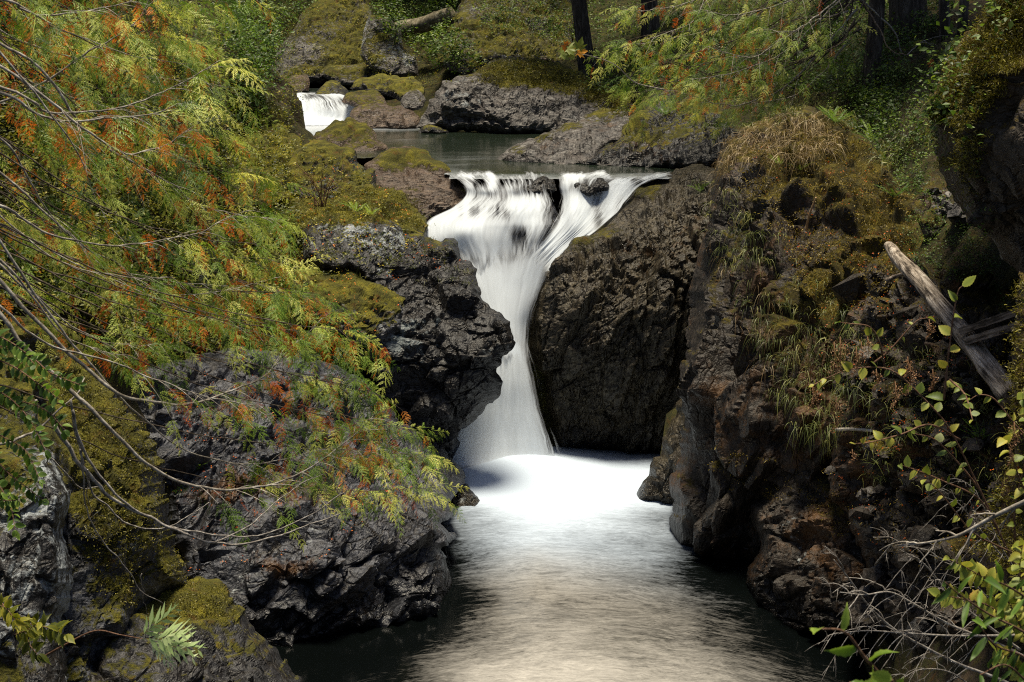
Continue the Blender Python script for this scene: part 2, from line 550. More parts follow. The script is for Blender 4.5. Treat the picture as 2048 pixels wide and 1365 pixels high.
# ------------------------------------------------------------------ left side of the gorge
rock('rock_shelf', [(230, 760), (330, 722), (430, 705), (520, 698), (640, 725), (740, 765), (770, 805), (804, 845), (862, 880), (905, 925), (928, 960), (908, 990), (895, 1012), (908, 1024), (884, 1047), (908, 1074), (884, 1097), (898, 1113), (900, 1150), (905, 1200), (890, 1225), (840, 1242), (760, 1264), (650, 1288), (560, 1305), (520, 1315), (470, 1290), (420, 1230), (370, 1150), (340, 1060), (322, 960), (255, 880)],
     [(560, 1300, 26.7), (700, 1275, 27.2), (840, 1240, 28.2), (895, 1200, 29), (650, 1130, 27.2), (500, 1190, 26.8), (800, 1090, 28.8), (885, 1045, 31), (920, 960, 36), (800, 850, 36), (640, 730, 35.3), (450, 720, 33.5), (330, 740, 32), (300, 880, 29.5), (350, 1000, 28.4), (420, 1150, 27.2), (640, 900, 31.5), (500, 1000, 29.2), (470, 850, 31), (800, 950, 33), (650, 1210, 27.3), (800, 1180, 28.4)],
     M_grey, 'wide shelf of jointed blue grey rock sloping into the dark pool at left', 'rock shelf', rim=30, rd=.7, thick=3,
     layers=((.60, (2.2, 1.6, 1.1), (18, -22, 30)), (.30, (.85, .6, .42), (10, -25, 35)), (.03, (.32, .26, .2), (0, -20, 20))), groove=.75,
     moss=-.62, mslope=.25, mb=[(560, 900, 90, 30, .5), (640, 980, 120, 30, .45), (390, 985, 50, 30, .7), (500, 760, 130, 30, .6), (830, 930, 40, 25, .3), (620, 1120, 60, 30, .3)], lichen=-.05, lb=[(850, 960, 60, 40, .3), (480, 1100, 120, 60, .25)],
     rb=[(450, 980, 80, 30, .35), (640, 990, 100, 40, .35), (560, 1130, 60, 30, .3)], rust=.12, seed=1)
rock('rock_buttress', [(20, 640), (90, 640), (140, 665), (190, 735), (235, 800), (292, 868), (330, 960), (337, 1040), (352, 1110), (378, 1165), (335, 1190), (295, 1220), (240, 1300), (200, 1400), (60, 1400), (20, 1200), (-30, 1000), (-40, 780)],
     [(100, 660, 24.5), (230, 810, 23), (300, 900, 22.8), (345, 1100, 22.5), (200, 1000, 21.2), (100, 1250, 20), (50, 900, 22), (60, 1380, 19.5), (200, 1360, 20), (250, 1100, 21.3), (0, 700, 24)],
     M_grey, 'tall buttress draped in yellow green moss beside the grey shelf', 'mossy rock', rim=50, rd=.9, thick=3, layers=STEEP, lump=.25,
     moss=.30, mslope=.75, mthr=.45, mb=[(250, 1000, 70, 160, .35), (170, 760, 70, 80, .3), (90, 1000, 70, 200, -.5), (110, 1300, 80, 60, -.4)], lb=[(90, 1100, 70, 150, .5)], seed=2)
rock('lichen_rock', [(-80, 905), (0, 905), (62, 885), (120, 930), (142, 1000), (130, 1090), (152, 1180), (128, 1260), (142, 1365), (142, 1420), (-80, 1420)],
     [(-50, 950, 20), (60, 900, 20.3), (120, 1000, 19.7), (60, 1150, 19), (130, 1250, 19), (0, 1380, 17.8), (130, 1400, 18)],
     M_lich, 'dark rock face spotted with white lichen at the lower left corner', 'rock', rim=40, rd=.7, thick=2, layers=STEEP, moss=-.25, mslope=.6, mb=[(10, 950, 60, 60, .7), (20, 1330, 60, 60, .7)], lichen=.42, seed=3)
rock('corner_boulder', [(225, 1250), (280, 1198), (340, 1180), (400, 1166), (440, 1170), (462, 1197), (492, 1232), (520, 1265), (546, 1292), (565, 1325), (602, 1368), (625, 1430), (150, 1430), (185, 1340)],
     [(400, 1172, 23), (450, 1190, 23), (600, 1365, 22.4), (200, 1380, 19.6), (400, 1300, 20.9), (300, 1240, 21.3), (520, 1290, 22.2), (400, 1410, 20), (600, 1420, 21.5)],
     M_lich, 'moss rimmed dark boulder standing in the water at the bottom left', 'boulder', rim=32, rd=.7, thick=2.4, moss=-.15, mslope=.75, mthr=.5,
     mb=[(390, 1190, 100, 32, 1.0), (300, 1215, 60, 30, .5), (480, 1230, 30, 18, .4), (500, 1290, 40, 22, .5), (575, 1335, 20, 30, .4)], lichen=.1, seed=4)
rock('cliff', [(600, 520), (625, 500), (700, 470), (790, 452), (835, 463), (868, 477), (905, 482), (922, 500), (926, 520), (946, 530), (959, 556), (961, 582), (964, 602), (985, 614), (1006, 636), (1024, 665), (1026, 690), (1011, 716), (1002, 745), (1006, 768), (990, 802), (965, 827), (944, 846), (921, 863), (917, 890), (927, 916), (915, 940), (870, 935), (840, 900), (800, 860), (755, 800), (725, 740), (690, 690), (640, 640), (605, 580)],
     [(620, 520, 39.8), (790, 470, 40.6), (900, 490, 40.4), (955, 570, 38.8), (1015, 680, 37.1), (900, 620, 38.2), (995, 770, 37.2), (925, 910, 38.8), (850, 890, 37.6), (800, 800, 37.2), (760, 720, 37.2), (700, 650, 37.5), (850, 700, 37.2), (920, 780, 36.9), (640, 600, 38.3)],
     M_dark, 'black undercut cliff nose jutting in front of the waterfall', 'cliff', rim=26, rd=.8, thick=3, thin=(830, 960, .78), layers=((.42, (2.0, 1.7, 1.6), (10, 22, 20)), (.18, (.8, .7, .6), (5, -20, 40)), (.06, (.3, .25, .25), (0, 10, 0))),
     moss=-.35, mslope=.55, mb=[(850, 490, 50, 30, .5), (780, 470, 60, 20, .6), (890, 520, 25, 15, .4)], lichen=.02, lb=[(780, 690, 60, 60, .35), (890, 590, 40, 40, .35), (840, 660, 60, 60, .25), (970, 700, 15, 15, .4)], rb=[(890, 530, 30, 30, .4), (780, 540, 60, 40, .25)], seed=5)
rock('lichen_ledge', [(605, 500), (612, 455), (640, 432), (700, 426), (760, 438), (800, 456), (812, 490), (800, 540), (786, 575), (740, 565), (690, 545), (640, 533), (612, 520)],
     [(620, 510, 39.3), (640, 440, 40.8), (760, 445, 40.6), (700, 500, 39.2), (790, 560, 39)], M_lich,
     'pale lichen speckled rock block under a bright moss brow left of the falls', 'rock', rim=22, rd=.5, thick=1.6, layers=SMALL, moss=-.25, mslope=.7, mb=[(700, 434, 120, 14, .9), (760, 500, 30, 40, .2)], lichen=.5, seed=6)
rock('mossy_step', [(590, 545), (650, 535), (740, 552), (795, 575), (812, 610), (806, 660), (770, 690), (740, 700), (690, 680), (640, 650), (580, 620)],
     [(600, 550, 38.9), (780, 580, 38.5), (800, 650, 37.4), (700, 620, 37.3), (640, 600, 37.8), (740, 690, 36.9)], M_grey,
     'rounded rock step under brown moss below the lichen block', 'mossy rock', rim=26, rd=.6, thick=1.6, layers=SMALL, lump=.1, moss=.25, mslope=.9, mthr=.45, mb=[(780, 650, 30, 40, -.5)], rust=.2, lichen=.2, seed=7)
rock('dark_boulder', [(575, 330), (600, 295), (650, 285), (692, 298), (722, 325), (746, 345), (757, 382), (740, 405), (690, 412), (620, 408), (565, 390)],
     [(600, 300, 47), (690, 300, 47), (740, 380, 45), (600, 390, 45), (670, 350, 45.6)], M_dark,
     'dark lichen flecked boulder capped with yellow moss on the left ledges', 'boulder', rim=26, rd=.6, thick=2, layers=SMALL, moss=.0, mslope=.9, mthr=.5, mb=[(650, 295, 70, 14, .6), (590, 350, 25, 40, .4)], lichen=.4, seed=8)
rock('mossy_ledge', [(480, 415), (540, 402), (610, 394), (700, 384), (760, 372), (800, 390), (832, 420), (852, 455), (840, 485), (760, 470), (700, 465), (600, 470), (500, 480)],
     [(500, 420, 44), (760, 380, 44.6), (840, 450, 42), (600, 460, 41.6), (700, 430, 42.6), (500, 470, 41)], M_dark,
     'long moss covered ledge stepping down towards the lip of the falls', 'mossy rock', rim=22, rd=.6, thick=2, layers=FAR, moss=.22, mslope=.8, mthr=.5, mb=[(700, 440, 140, 14, .3), (690, 405, 100, 15, -.3)], rust=.25, seed=9)
rock('red_slab', [(728, 330), (760, 312), (795, 302), (832, 300), (872, 318), (902, 345), (932, 366), (947, 388), (942, 412), (912, 432), (862, 442), (835, 462), (800, 450), (775, 405), (748, 372)],
     [(810, 308, 48.3), (900, 348, 46.3), (940, 400, 45), (840, 450, 43.6), (760, 350, 46.2), (840, 380, 45.2), (870, 325, 47.2)], M_red,
     'sloping slab of reddish layered rock with a green moss crown beside the upper pool', 'rock slab', rim=20, rd=.5, thick=2, layers=((.22, (2.4, 1.5, .5), (14, 14, 0)), (.12, (1.2, .8, .2), (12, 14, 0)), (.05, (.4, .3, .12), (10, 10, 0))), moss=-.3, mslope=.3,
     mb=[(820, 314, 70, 20, 1.0), (870, 330, 40, 20, .6), (930, 380, 18, 16, .6), (840, 380, 60, 14, .3), (770, 330, 30, 14, .5)], rust=.12, seed=10)
rock('pointed_boulder', [(612, 290), (640, 262), (680, 244), (706, 237), (735, 250), (757, 275), (778, 298), (765, 314), (700, 322), (630, 318)],
     [(706, 245, 58), (640, 275, 57), (700, 310, 55.4), (765, 305, 56), (640, 310, 55.5)], M_red,
     'pointed moss topped boulder standing in the upper pool', 'boulder', rim=24, rd=.6, thick=2.2, layers=FAR, moss=.0, mslope=.7, mb=[(690, 255, 60, 22, .6), (740, 290, 20, 30, .3), (720, 310, 40, 12, -.6)], seed=11)
rock('small_ledge_rock', [(880, 1010), (900, 975), (935, 968), (960, 985), (985, 996), (1005, 1002), (985, 1010), (930, 1018), (890, 1026)],
     [(935, 980, 36.6), (985, 1004, 35.9), (900, 1015, 35.3)], M_brown, 'low brown rock half under the foam at the foot of the falls', 'rock', rim=16, rd=.3, thick=1, layers=SMALL, moss=-.4, step=3, seed=12)
# mounds of the left bank
for k, (ol, ct, lb_, mm, sd) in enumerate([
    ([(470, 300), (500, 262), (545, 250), (590, 270), (615, 300), (600, 335), (540, 345), (480, 340)], [(540, 260, 52), (540, 335, 48), (600, 300, 50), (480, 320, 49)], 'yellow mossy mound on the left bank behind the cedar tips', .35, 13),
    ([(440, 215), (490, 198), (528, 202), (546, 220), (550, 242), (538, 262), (480, 268), (440, 255)], [(500, 205, 66), (540, 240, 63), (480, 260, 62)], 'dark mossy rock at the left edge of the upper cascade', .05, 14),
    ([(430, 370), (480, 340), (540, 338), (575, 360), (580, 395), (540, 410), (450, 410)], [(500, 345, 47), (500, 400, 43.5), (570, 380, 45)], 'green mossy hump below the yellow mound on the left bank', .3, 15)]):
    rock('mossy_mound', ol, ct, M_dark, lb_, 'mossy rock', rim=28, rd=.7, thick=2.2, layers=FAR, moss=mm, mslope=.8, mthr=.4, seed=sd)

# ------------------------------------------------------------------ upper pool and beyond
rock('far_outcrop', [(832, 255), (848, 225), (868, 185), (895, 163), (950, 146), (990, 122), (1050, 114), (1112, 126), (1155, 148), (1215, 178), (1262, 200), (1265, 240), (1210, 266), (1100, 270), (950, 267), (860, 266)],
     [(840, 255, 67), (950, 262, 66.6), (1180, 262, 66), (900, 180, 68.5), (1000, 200, 67.2), (1050, 125, 72), (1150, 160, 71), (1240, 220, 67.5), (1000, 150, 70)], M_far,
     'long pale grey outcrop under a thick moss blanket across the upper pool', 'rock outcrop', rim=20, rd=1.0, thick=4, step=3, layers=((.55, (3.0, 2.4, 1.4), (10, 12, 15)), (.26, (1.3, 1.1, .6), (0, -15, 30)), (.1, (.5, .45, .3), (0, 0, 0))), groove=.8,
     moss=-.55, mslope=.45, mb=[(1050, 142, 110, 28, 1.3), (1190, 190, 70, 34, 1.0), (1120, 160, 80, 24, .9), (960, 165, 40, 14, .3), (1250, 210, 40, 40, .6)], lichen=.1, lb=[(930, 190, 50, 25, .45), (1080, 165, 30, 16, .3)], seed=16)
CB = [([(700, 250), (702, 226), (722, 211), (752, 207), (785, 214), (800, 212), (822, 218), (836, 238), (832, 254), (800, 263), (740, 260)], [(750, 212, 71.8), (740, 256, 70), (830, 250, 70)], 'broad brown boulder with a pale face to the right of the upper cascade', M_red, -.35),
      ([(684, 205), (692, 190), (720, 182), (752, 186), (772, 200), (768, 214), (720, 216)], [(720, 185, 75), (720, 210, 73)], 'flat mossy boulder just above the broad brown one', M_red, -.05),
      ([(553, 176), (566, 160), (590, 148), (612, 150), (618, 168), (612, 184), (575, 186)], [(590, 152, 81), (590, 182, 79)], 'dark brown boulder at the head of the upper cascade', M_red, -.4),
      ([(624, 192), (640, 178), (662, 164), (684, 170), (700, 186), (690, 196), (650, 198)], [(662, 170, 79), (660, 195, 77)], 'dark triangular boulder in the stream above the cascade', M_dark, -.3),
      ([(700, 178), (720, 158), (760, 150), (800, 158), (830, 160), (850, 175), (845, 200), (810, 205), (760, 190)], [(760, 155, 78), (830, 195, 74), (720, 178, 77)], 'shaded mossy boulder pile between cascade and grey outcrop', M_dark, .0),
      ([(800, 205), (812, 186), (835, 180), (850, 192), (850, 215), (825, 222), (805, 220)], [(825, 185, 73), (825, 218, 71.5)], 'small round pale boulder leaning on the grey outcrop', M_far, -.4),
      ([(640, 150), (660, 132), (700, 135), (735, 130), (750, 150), (735, 165), (680, 168)], [(690, 136, 83), (690, 165, 81)], 'grey boulder in the shade under the far mossy cliff', M_far, -.2),
      ([(740, 152), (752, 130), (790, 125), (815, 138), (812, 158), (770, 165)], [(780, 130, 83), (780, 160, 81)], 'dark block boulder under the far mossy cliff', M_dark, -.3),
      ([(836, 265), (852, 248), (878, 252), (895, 265), (860, 270)], [(865, 252, 67), (865, 268, 66)], 'small dark stone at the water line of the grey outcrop', M_dark, -.5)]
for k, (ol, ct, lb_, mt, mm) in enumerate(CB):
    rock('boulder', ol, ct, mt, lb_, 'boulder', rim=14, rd=.7, thick=1.6, step=3, jag=.5, layers=((.25, (1.1, .9, .7), (10, 15, 20)), (.1, (.5, .45, .35), (0, 0, 0))), moss=mm + .22, mslope=.7, mthr=.5, lichen=.15, seed=20 + k)
rock('far_cliff', [(535, 200), (540, 140), (562, 95), (590, 60), (612, 20), (650, -30), (720, -20), (745, 30), (790, 100), (798, 140), (750, 150), (700, 168), (640, 172), (580, 182)],
     [(545, 180, 83), (700, 160, 83), (620, 30, 90), (720, 20, 92), (780, 130, 86), (620, 130, 84)], M_far,
     'steep mossy cliff with a bare grey streaked face above the upper cascade', 'cliff', rim=26, rd=1.4, thick=4, layers=FAR, moss=.32, mslope=.6, mthr=.45, mb=[(600, 105, 40, 32, -.9), (560, 130, 30, 30, -.5), (690, 160, 60, 18, -.6)], lichen=.2, lb=[(590, 110, 40, 40, .3)], seed=31)
rock('far_block', [(720, 112), (727, 62), (738, 30), (776, 33), (802, 60), (806, 95), (832, 112), (838, 152), (790, 156), (738, 138)],
     [(750, 35, 83), (735, 110, 81), (780, 110, 81), (830, 140, 80.5)], M_far, 'upright grey block with moss cap leaning on the far cliff', 'rock', rim=10, rd=.6, thick=2, step=2.5, layers=((.16, (1.6, 1.4, 1.2), (10, 12, 25)), (.07, (.6, .5, .4), (0, 0, 0))), moss=.12, mslope=.8, mb=[(760, 75, 40, 14, .6), (740, 120, 20, 30, .4)], lichen=.4, seed=32, sharp=True)
rock('mossy_knoll', [(870, 130), (900, 60), (915, 10), (960, -40), (1060, -60), (1140, -40), (1150, 60), (1120, 130), (1040, 128), (985, 130), (940, 150)],
     [(900, 120, 79), (920, 20, 84), (1050, -40, 90), (1130, 60, 84), (1000, 120, 78), (1000, 60, 81)], M_far,
     'brown mossy rock knoll at the far end of the fallen log', 'mossy rock', rim=30, rd=1.4, thick=4, layers=FAR, lump=.4, moss=.3, mslope=.5, mthr=.4, mb=[(950, 30, 30, 20, -.5), (925, 95, 20, 25, -.3)], lichen=.3, rust=.25, seed=33)
rock('sloping_ridge', [(988, 322), (1010, 308), (1045, 288), (1090, 266), (1130, 250), (1180, 224), (1215, 212), (1250, 222), (1262, 240), (1240, 275), (1200, 300), (1180, 325), (1120, 334), (1040, 330)],
     [(1000, 318, 51.6), (1060, 322, 50.6), (1215, 216, 56), (1170, 325, 49.7), (1230, 260, 52.5), (1130, 270, 53)], M_far,
     'tapering rock ridge with a moss spine dipping into the upper pool', 'rock ridge', rim=18, rd=.6, thick=2.4, step=3, layers=((.25, (1.4, 1.2, 2.4), (0, 35, 20)), (.14, (.4, .5, 1.6), (0, 35, 20)), (.05, (.2, .2, .5), (0, 35, 0))), moss=-.55, mslope=.3,
     mb=[(1200, 228, 50, 20, 1.1), (1140, 254, 40, 15, 1.1), (1085, 276, 34, 12, 1.0), (1035, 298, 26, 10, .7)], rust=.2, seed=34)
rock('shaded_ridge', [(1150, 336), (1185, 310), (1230, 275), (1270, 235), (1300, 200), (1345, 185), (1410, 195), (1460, 235), (1480, 290), (1440, 325), (1380, 336), (1260, 338)],
     [(1170, 333, 49.2), (1300, 332, 48.4), (1345, 195, 55), (1450, 250, 50), (1280, 250, 52), (1420, 325, 46.5), (1380, 270, 50)], M_dark,
     'shaded mossy rock ridge rising from the upper pool behind the right bank', 'rock ridge', rim=22, rd=.8, thick=3, layers=((.4, (1.6, 1.3, 2.6), (0, 35, 20)), (.2, (.6, .6, 1.6), (0, 35, 20)), (.06, (.25, .25, .5), (0, 35, 0))), groove=.7, moss=-.25, mslope=.6, mthr=.5, mb=[(1270, 240, 26, 26, .8), (1400, 215, 50, 24, .5), (1300, 320, 120, 14, -.6)], rust=.2, seed=35)

# ------------------------------------------------------------------ right side of the gorge
rock('barrel_rock', [(1058, 640), (1070, 585), (1090, 530), (1115, 492), (1150, 468), (1195, 455), (1212, 432), (1245, 402), (1288, 368), (1345, 342), (1420, 335), (1500, 380), (1490, 500), (1440, 620), (1420, 760), (1390, 860), (1350, 915), (1250, 918), (1160, 910), (1115, 890), (1098, 830), (1085, 760), (1068, 700)],
     [(1100, 885, 40.9), (1250, 905, 40.7), (1340, 905, 40.4), (1350, 350, 45), (1210, 450, 42.8), (1110, 520, 42), (1200, 600, 39.9), (1062, 660, 41.1), (1250, 750, 39.7), (1420, 500, 41), (1420, 360, 43.5), (1300, 450, 42.2), (1350, 600, 40.3), (1150, 750, 40.1), (1380, 800, 40.2)],
     M_brown, 'bulging olive brown rock wall right of the waterfall', 'rock wall', rim=34, rd=1.1, thick=4, layers=((.42, (1.0, 1.3, 2.8), (12, 14, 20)), (.22, (.38, .6, 1.5), (8, 16, 25)), (.07, (.9, .5, .16), (0, -26, 10)), (.025, (.2, .2, .35), (0, 10, 0))), groove=.55,
     moss=-.55, mslope=.35, mb=[(1200, 460, 80, 24, .8), (1290, 385, 60, 22, .7), (1150, 490, 60, 20, .6), (1400, 360, 80, 40, .4)], rb=[(1350, 480, 80, 60, .2)], rust=.08, lichen=-.2, seed=36)
rock('headland', [(1425, 355), (1440, 312), (1480, 270), (1530, 236), (1600, 216), (1670, 236), (1730, 284), (1782, 350), (1842, 430), (1840, 520), (1790, 610), (1750, 700), (1720, 800), (1700, 900), (1650, 965), (1590, 1060), (1540, 1145), (1470, 1136), (1400, 1115), (1353, 1092), (1344, 1020), (1350, 935), (1372, 850), (1362, 780), (1378, 680), (1385, 580), (1402, 480), (1418, 420)],
     [(1370, 1100, 32.2), (1355, 935, 33), (1380, 600, 35.4), (1422, 400, 37.4), (1600, 226, 38.6), (1780, 365, 34), (1800, 520, 30.6), (1600, 500, 32.6), (1500, 800, 31), (1500, 1130, 31), (1650, 850, 28.9), (1600, 350, 35.2), (1480, 600, 33), (1690, 650, 30), (1420, 1000, 31.6), (1490, 420, 35.4), (1540, 1000, 30.6)],
     M_head, 'big dark headland with hanging moss and a cap of dry straw grass', 'headland', rim=36, rd=1.0, thick=4, layers=((.66, (1.2, 1.4, 2.6), (8, 14, 20)), (.34, (.5, .55, 1.2), (5, 14, 30)), (.035, (.24, .26, .45), (0, 10, 0))), groove=.4,
     moss=-.06, mslope=.65, mthr=.4, mb=[(1700, 340, 90, 80, .7), (1600, 300, 100, 60, .5), (1760, 420, 60, 80, .4), (1650, 560, 60, 60, .4), (1560, 480, 60, 60, .15), (1660, 620, 40, 60, .3), (1790, 470, 50, 60, .5), (1470, 920, 40, 20, .6), (1600, 900, 50, 60, .4), (1740, 440, 50, 50, .3)],
     rust=.26, rb=[(1560, 600, 80, 120, .2), (1650, 800, 60, 100, .2)], lichen=-.1, seed=37)
rock('waterline_point', [(1268, 1003), (1284, 962), (1308, 922), (1338, 852), (1362, 800), (1400, 800), (1410, 900), (1390, 1000), (1345, 1016), (1300, 1014)],
     [(1280, 1003, 35.9), (1340, 1010, 35.5), (1365, 810, 36.6), (1390, 960, 35), (1310, 930, 36.2)], M_brown,
     'wedge of wet brown rock poking into the foam under the headland', 'rock', rim=20, rd=.6, thick=1.6, step=3, layers=STEEP, moss=-.6, mslope=.2, lichen=.1, seed=38)
rock('lower_rib', [(1500, 1205), (1498, 1150), (1520, 1085), (1505, 1020), (1540, 975), (1600, 930), (1655, 950), (1715, 1005), (1765, 1070), (1785, 1140), (1770, 1225), (1690, 1268), (1612, 1280), (1556, 1264), (1528, 1244)],
     [(1508, 1200, 29), (1600, 1272, 27.2), (1620, 940, 29.6), (1520, 1030, 30), (1740, 1100, 26.9), (1735, 1240, 26), (1620, 1100, 27.9), (1560, 1120, 28.6)], M_head,
     'furrowed brown rock rib running down into the dark water on the right', 'rock rib', rim=24, rd=.7, thick=3, layers=((.4, (1.0, 1.3, 2.2), (10, -28, 20)), (.2, (.4, .5, 1.2), (5, -28, 30)), (.07, (.2, .22, .3), (0, 10, 0))), groove=.6,
     moss=-.25, mslope=.45, mb=[(1570, 950, 50, 20, .5), (1680, 1000, 40, 40, .5), (1640, 980, 40, 40, .3), (1700, 1100, 30, 30, -.3)], rust=.28, rb=[(1640, 1060, 40, 60, .15)], seed=39)
rock('flat_boulder', [(1690, 1215), (1720, 1192), (1790, 1188), (1830, 1210), (1825, 1245), (1760, 1262), (1700, 1250)],
     [(1720, 1195, 25.6), (1760, 1255, 24.6), (1820, 1220, 25)], M_head, 'flat topped dark boulder at the foot of the right gully', 'boulder', rim=18, rd=.4, thick=1, layers=SMALL, moss=-.5, seed=40)
rock('gully_slope', [(1690, 640), (1720, 540), (1800, 430), (1860, 360), (1900, 370), (1960, 460), (2060, 560), (2200, 640), (2200, 1480), (1800, 1480), (1830, 1380), (1800, 1300), (1770, 1240), (1720, 1100), (1660, 960), (1680, 820)],
     [(1720, 560, 29.8), (1860, 380, 34), (1930, 430, 31), (1760, 600, 28.7), (1850, 560, 28), (1980, 600, 25.4), (1700, 800, 28), (1800, 800, 26.2), (1950, 800, 23.6), (2048, 900, 21.5), (1850, 1000, 24.2), (1720, 1100, 26.4), (1950, 1050, 21.8), (1900, 1200, 22), (1760, 1280, 24.6), (2048, 1300, 18.2), (1800, 1400, 22.5), (2180, 700, 22), (2180, 1400, 15.5)], M_head,
     'rubbly mossy gully slope falling to the water between headland and right pillar', 'rock slope', rim=30, rd=.6, thick=2, step=4, layers=((.55, (1.4, 1.3, 1.0), (8, 14, 20)), (.28, (.55, .55, .45), (5, 14, 30)), (.1, (.24, .24, .2), (0, 10, 0))), groove=.7,
     moss=.05, mslope=.9, mthr=.6, mb=[(1780, 470, 90, 60, .5), (1950, 560, 60, 60, .4), (1850, 700, 150, 60, -.3), (2000, 1350, 80, 50, .5), (1750, 900, 60, 50, .3)], rust=.3, lichen=-.1, seed=43, carve=False)
rock('overhang', [(1858, 245), (1872, 190), (1905, 120), (1945, 70), (1972, 20), (1995, -60), (2280, -60), (2280, 660), (2120, 620), (2045, 560), (2012, 520), (1965, 465), (1930, 425), (1892, 370), (1876, 310)],
     [(1870, 250, 24.6), (1990, 0, 24), (2045, 300, 21), (1960, 460, 23.4), (1920, 150, 23.4), (2040, 540, 22.4), (2200, 0, 20), (2200, 500, 19), (1950, 300, 22.2)], M_wall,
     'huge leaning rock wall with a shaggy golden moss edge at the right', 'rock wall', rim=46, rd=1.3, thick=4, layers=STEEP, lump=.35, moss=.05, mslope=.9, mthr=.12, mb=[(1890, 230, 50, 130, .5), (1960, 90, 60, 80, .4), (1940, 380, 40, 50, .1), (2010, 420, 60, 100, -.3)], rust=.2, seed=41)
rock('mossy_pillar', [(2040, 540), (2060, 560), (2160, 560), (2200, 1200), (2000, 1180), (1952, 1110), (1966, 1020), (1995, 950), (2034, 900), (2024, 790), (2022, 700), (2028, 620)],
     [(2045, 560, 19.5), (2030, 750, 18.6), (1970, 1060, 18.4), (2100, 1150, 16.6), (2120, 700, 17.6), (2050, 950, 18)], M_wall,
     'rusty moss streaked rock pillar cut off by the right edge', 'mossy rock', rim=26, rd=.6, thick=2, layers=STEEP, moss=.25, mslope=.6, mthr=.15, rust=.35, seed=42)
# ------------------------------------------------------------------ loose boulders of the right gully
GB = [(1757, 560, 30, 42, 27.6, 'moss capped upright boulder left of the driftwood log', .2, M_head), (1765, 622, 26, 24, 27.0, 'squat mossy boulder under the upright one', .35, M_head),
      (1935, 560, 55, 28, 25.4, 'low moss covered boulder right of the driftwood log', .5, M_head), (1880, 455, 42, 45, 29, 'dark split boulder below the leaning wall', .3, M_head),
      (1930, 425, 40, 40, 28, 'mossy stone wedged under the leaning wall', .4, M_head), (1845, 660, 62, 62, 25.4, 'large dark boulder under the middle of the driftwood log', -.4, M_head),
      (1725, 760, 34, 34, 26.6, 'dark stone left of the large boulder under the log', -.3, M_head), (1790, 790, 48, 36, 25.4, 'block shaped dark stone under the yellow leaves', -.3, M_head),
      (1735, 710, 22, 16, 26.8, 'small pale flat stone in the gully', -.6, M_far), (1705, 690, 18, 12, 27.3, 'pale pebble stone left of the flat one', -.6, M_far),
      (1820, 745, 30, 20, 25, 'brown stone behind the dry flower heads', -.2, M_head), (1870, 770, 50, 34, 24.2, 'dark stone beside the log bottom', -.4, M_head),
      (1955, 790, 46, 44, 22.6, 'rounded dark stone at the low end of the log', -.3, M_head), (1990, 700, 36, 34, 22.6, 'layered dark stone below the grey planks', -.3, M_head),
      (1830, 850, 55, 40, 24, 'broad dark stone in the middle of the gully', -.35, M_head), (1905, 880, 52, 40, 22.8, 'dark stone with rusty moss right of the broad one', -.1, M_head),
      (1760, 900, 40, 30, 25, 'low mossy stone beside the white pole', .1, M_head), (1690, 770, 26, 22, 27.6, 'grey stone on the headland flank', -.4, M_head),
      (1662, 942, 14, 10, 27.5, 'little whitish stone resting on the moss', -.8, M_far), (1735, 1035, 30, 32, 25.6, 'grey rounded stone at the top of the lower gully', -.5, M_far),
      (1735, 990, 24, 18, 26, 'grey flat stone above the rounded one', -.5, M_far), (1790, 1040, 32, 34, 24.8, 'dark stone right of the grey rounded stone', -.4, M_head),
      (1840, 1000, 52, 34, 23.8, 'dark mossy stone behind the dead twigs', -.1, M_head), (1900, 1010, 50, 36, 22.6, 'brown stone behind the dead twigs', -.1, M_head),
      (1735, 1182, 20, 12, 25.2, 'bright tan flat stone lying on the dark boulder', -1, M_far), (1755, 1150, 26, 24, 25.2, 'tilted grey slab stone above the tan one', -.6, M_far),
      (1840, 1110, 60, 40, 23, 'dark stone low in the gully behind pale twigs', -.3, M_head), (1930, 1110, 60, 44, 20.8, 'rusty mossy stone behind the pale twigs', .2, M_head),
      (1850, 1270, 50, 40, 22, 'dark wet stone near the bottom water edge', -.4, M_dark), (1930, 1240, 60, 44, 20, 'dark stone under the white dead branch', -.3, M_head)]
for k, (x, y, rx, ry, Y, lb_, mm, mt) in enumerate(GB):
    r = random.Random(k + 5)
    n = 9
    ol = [(x + rx * math.cos(a) * r.uniform(.8, 1.12), y + ry * math.sin(a) * r.uniform(.8, 1.12)) for a in [2 * math.pi * (i + r.uniform(-.25, .25)) / n for i in range(n)]]
    s = Y / 2844
    rock('boulder', ol, [(x, y - ry * .8, Y + ry * s * .9), (x - rx * .7, y + ry * .3, Y), (x + rx * .7, y + ry * .3, Y), (x, y + ry * .7, Y - .1)], mt, lb_, 'stone',
         rim=min(rx, ry) * .75, rd=min(rx, ry) * s * .8, thick=max(rx, ry) * s * 1.2, step=3, layers=((rx * s * .35, (rx * s * 1.1,) * 3, (10 + 9 * k, 15 + 17 * k, 20)), (rx * s * .12, (rx * s * .45,) * 3, (0, 0, 30))),
         rough=.03, moss=mm, mslope=.7, mthr=.6, rust=.15, lichen=-.1, seed=60 + k, carve=False, sharp=True)

# ------------------------------------------------------------------ ground: one sheet for the whole valley
ZL, ZU = 0.0, 7.7
TP = []


def tp(x, y, Y): TP.append(tuple(P(x, y, Y)))


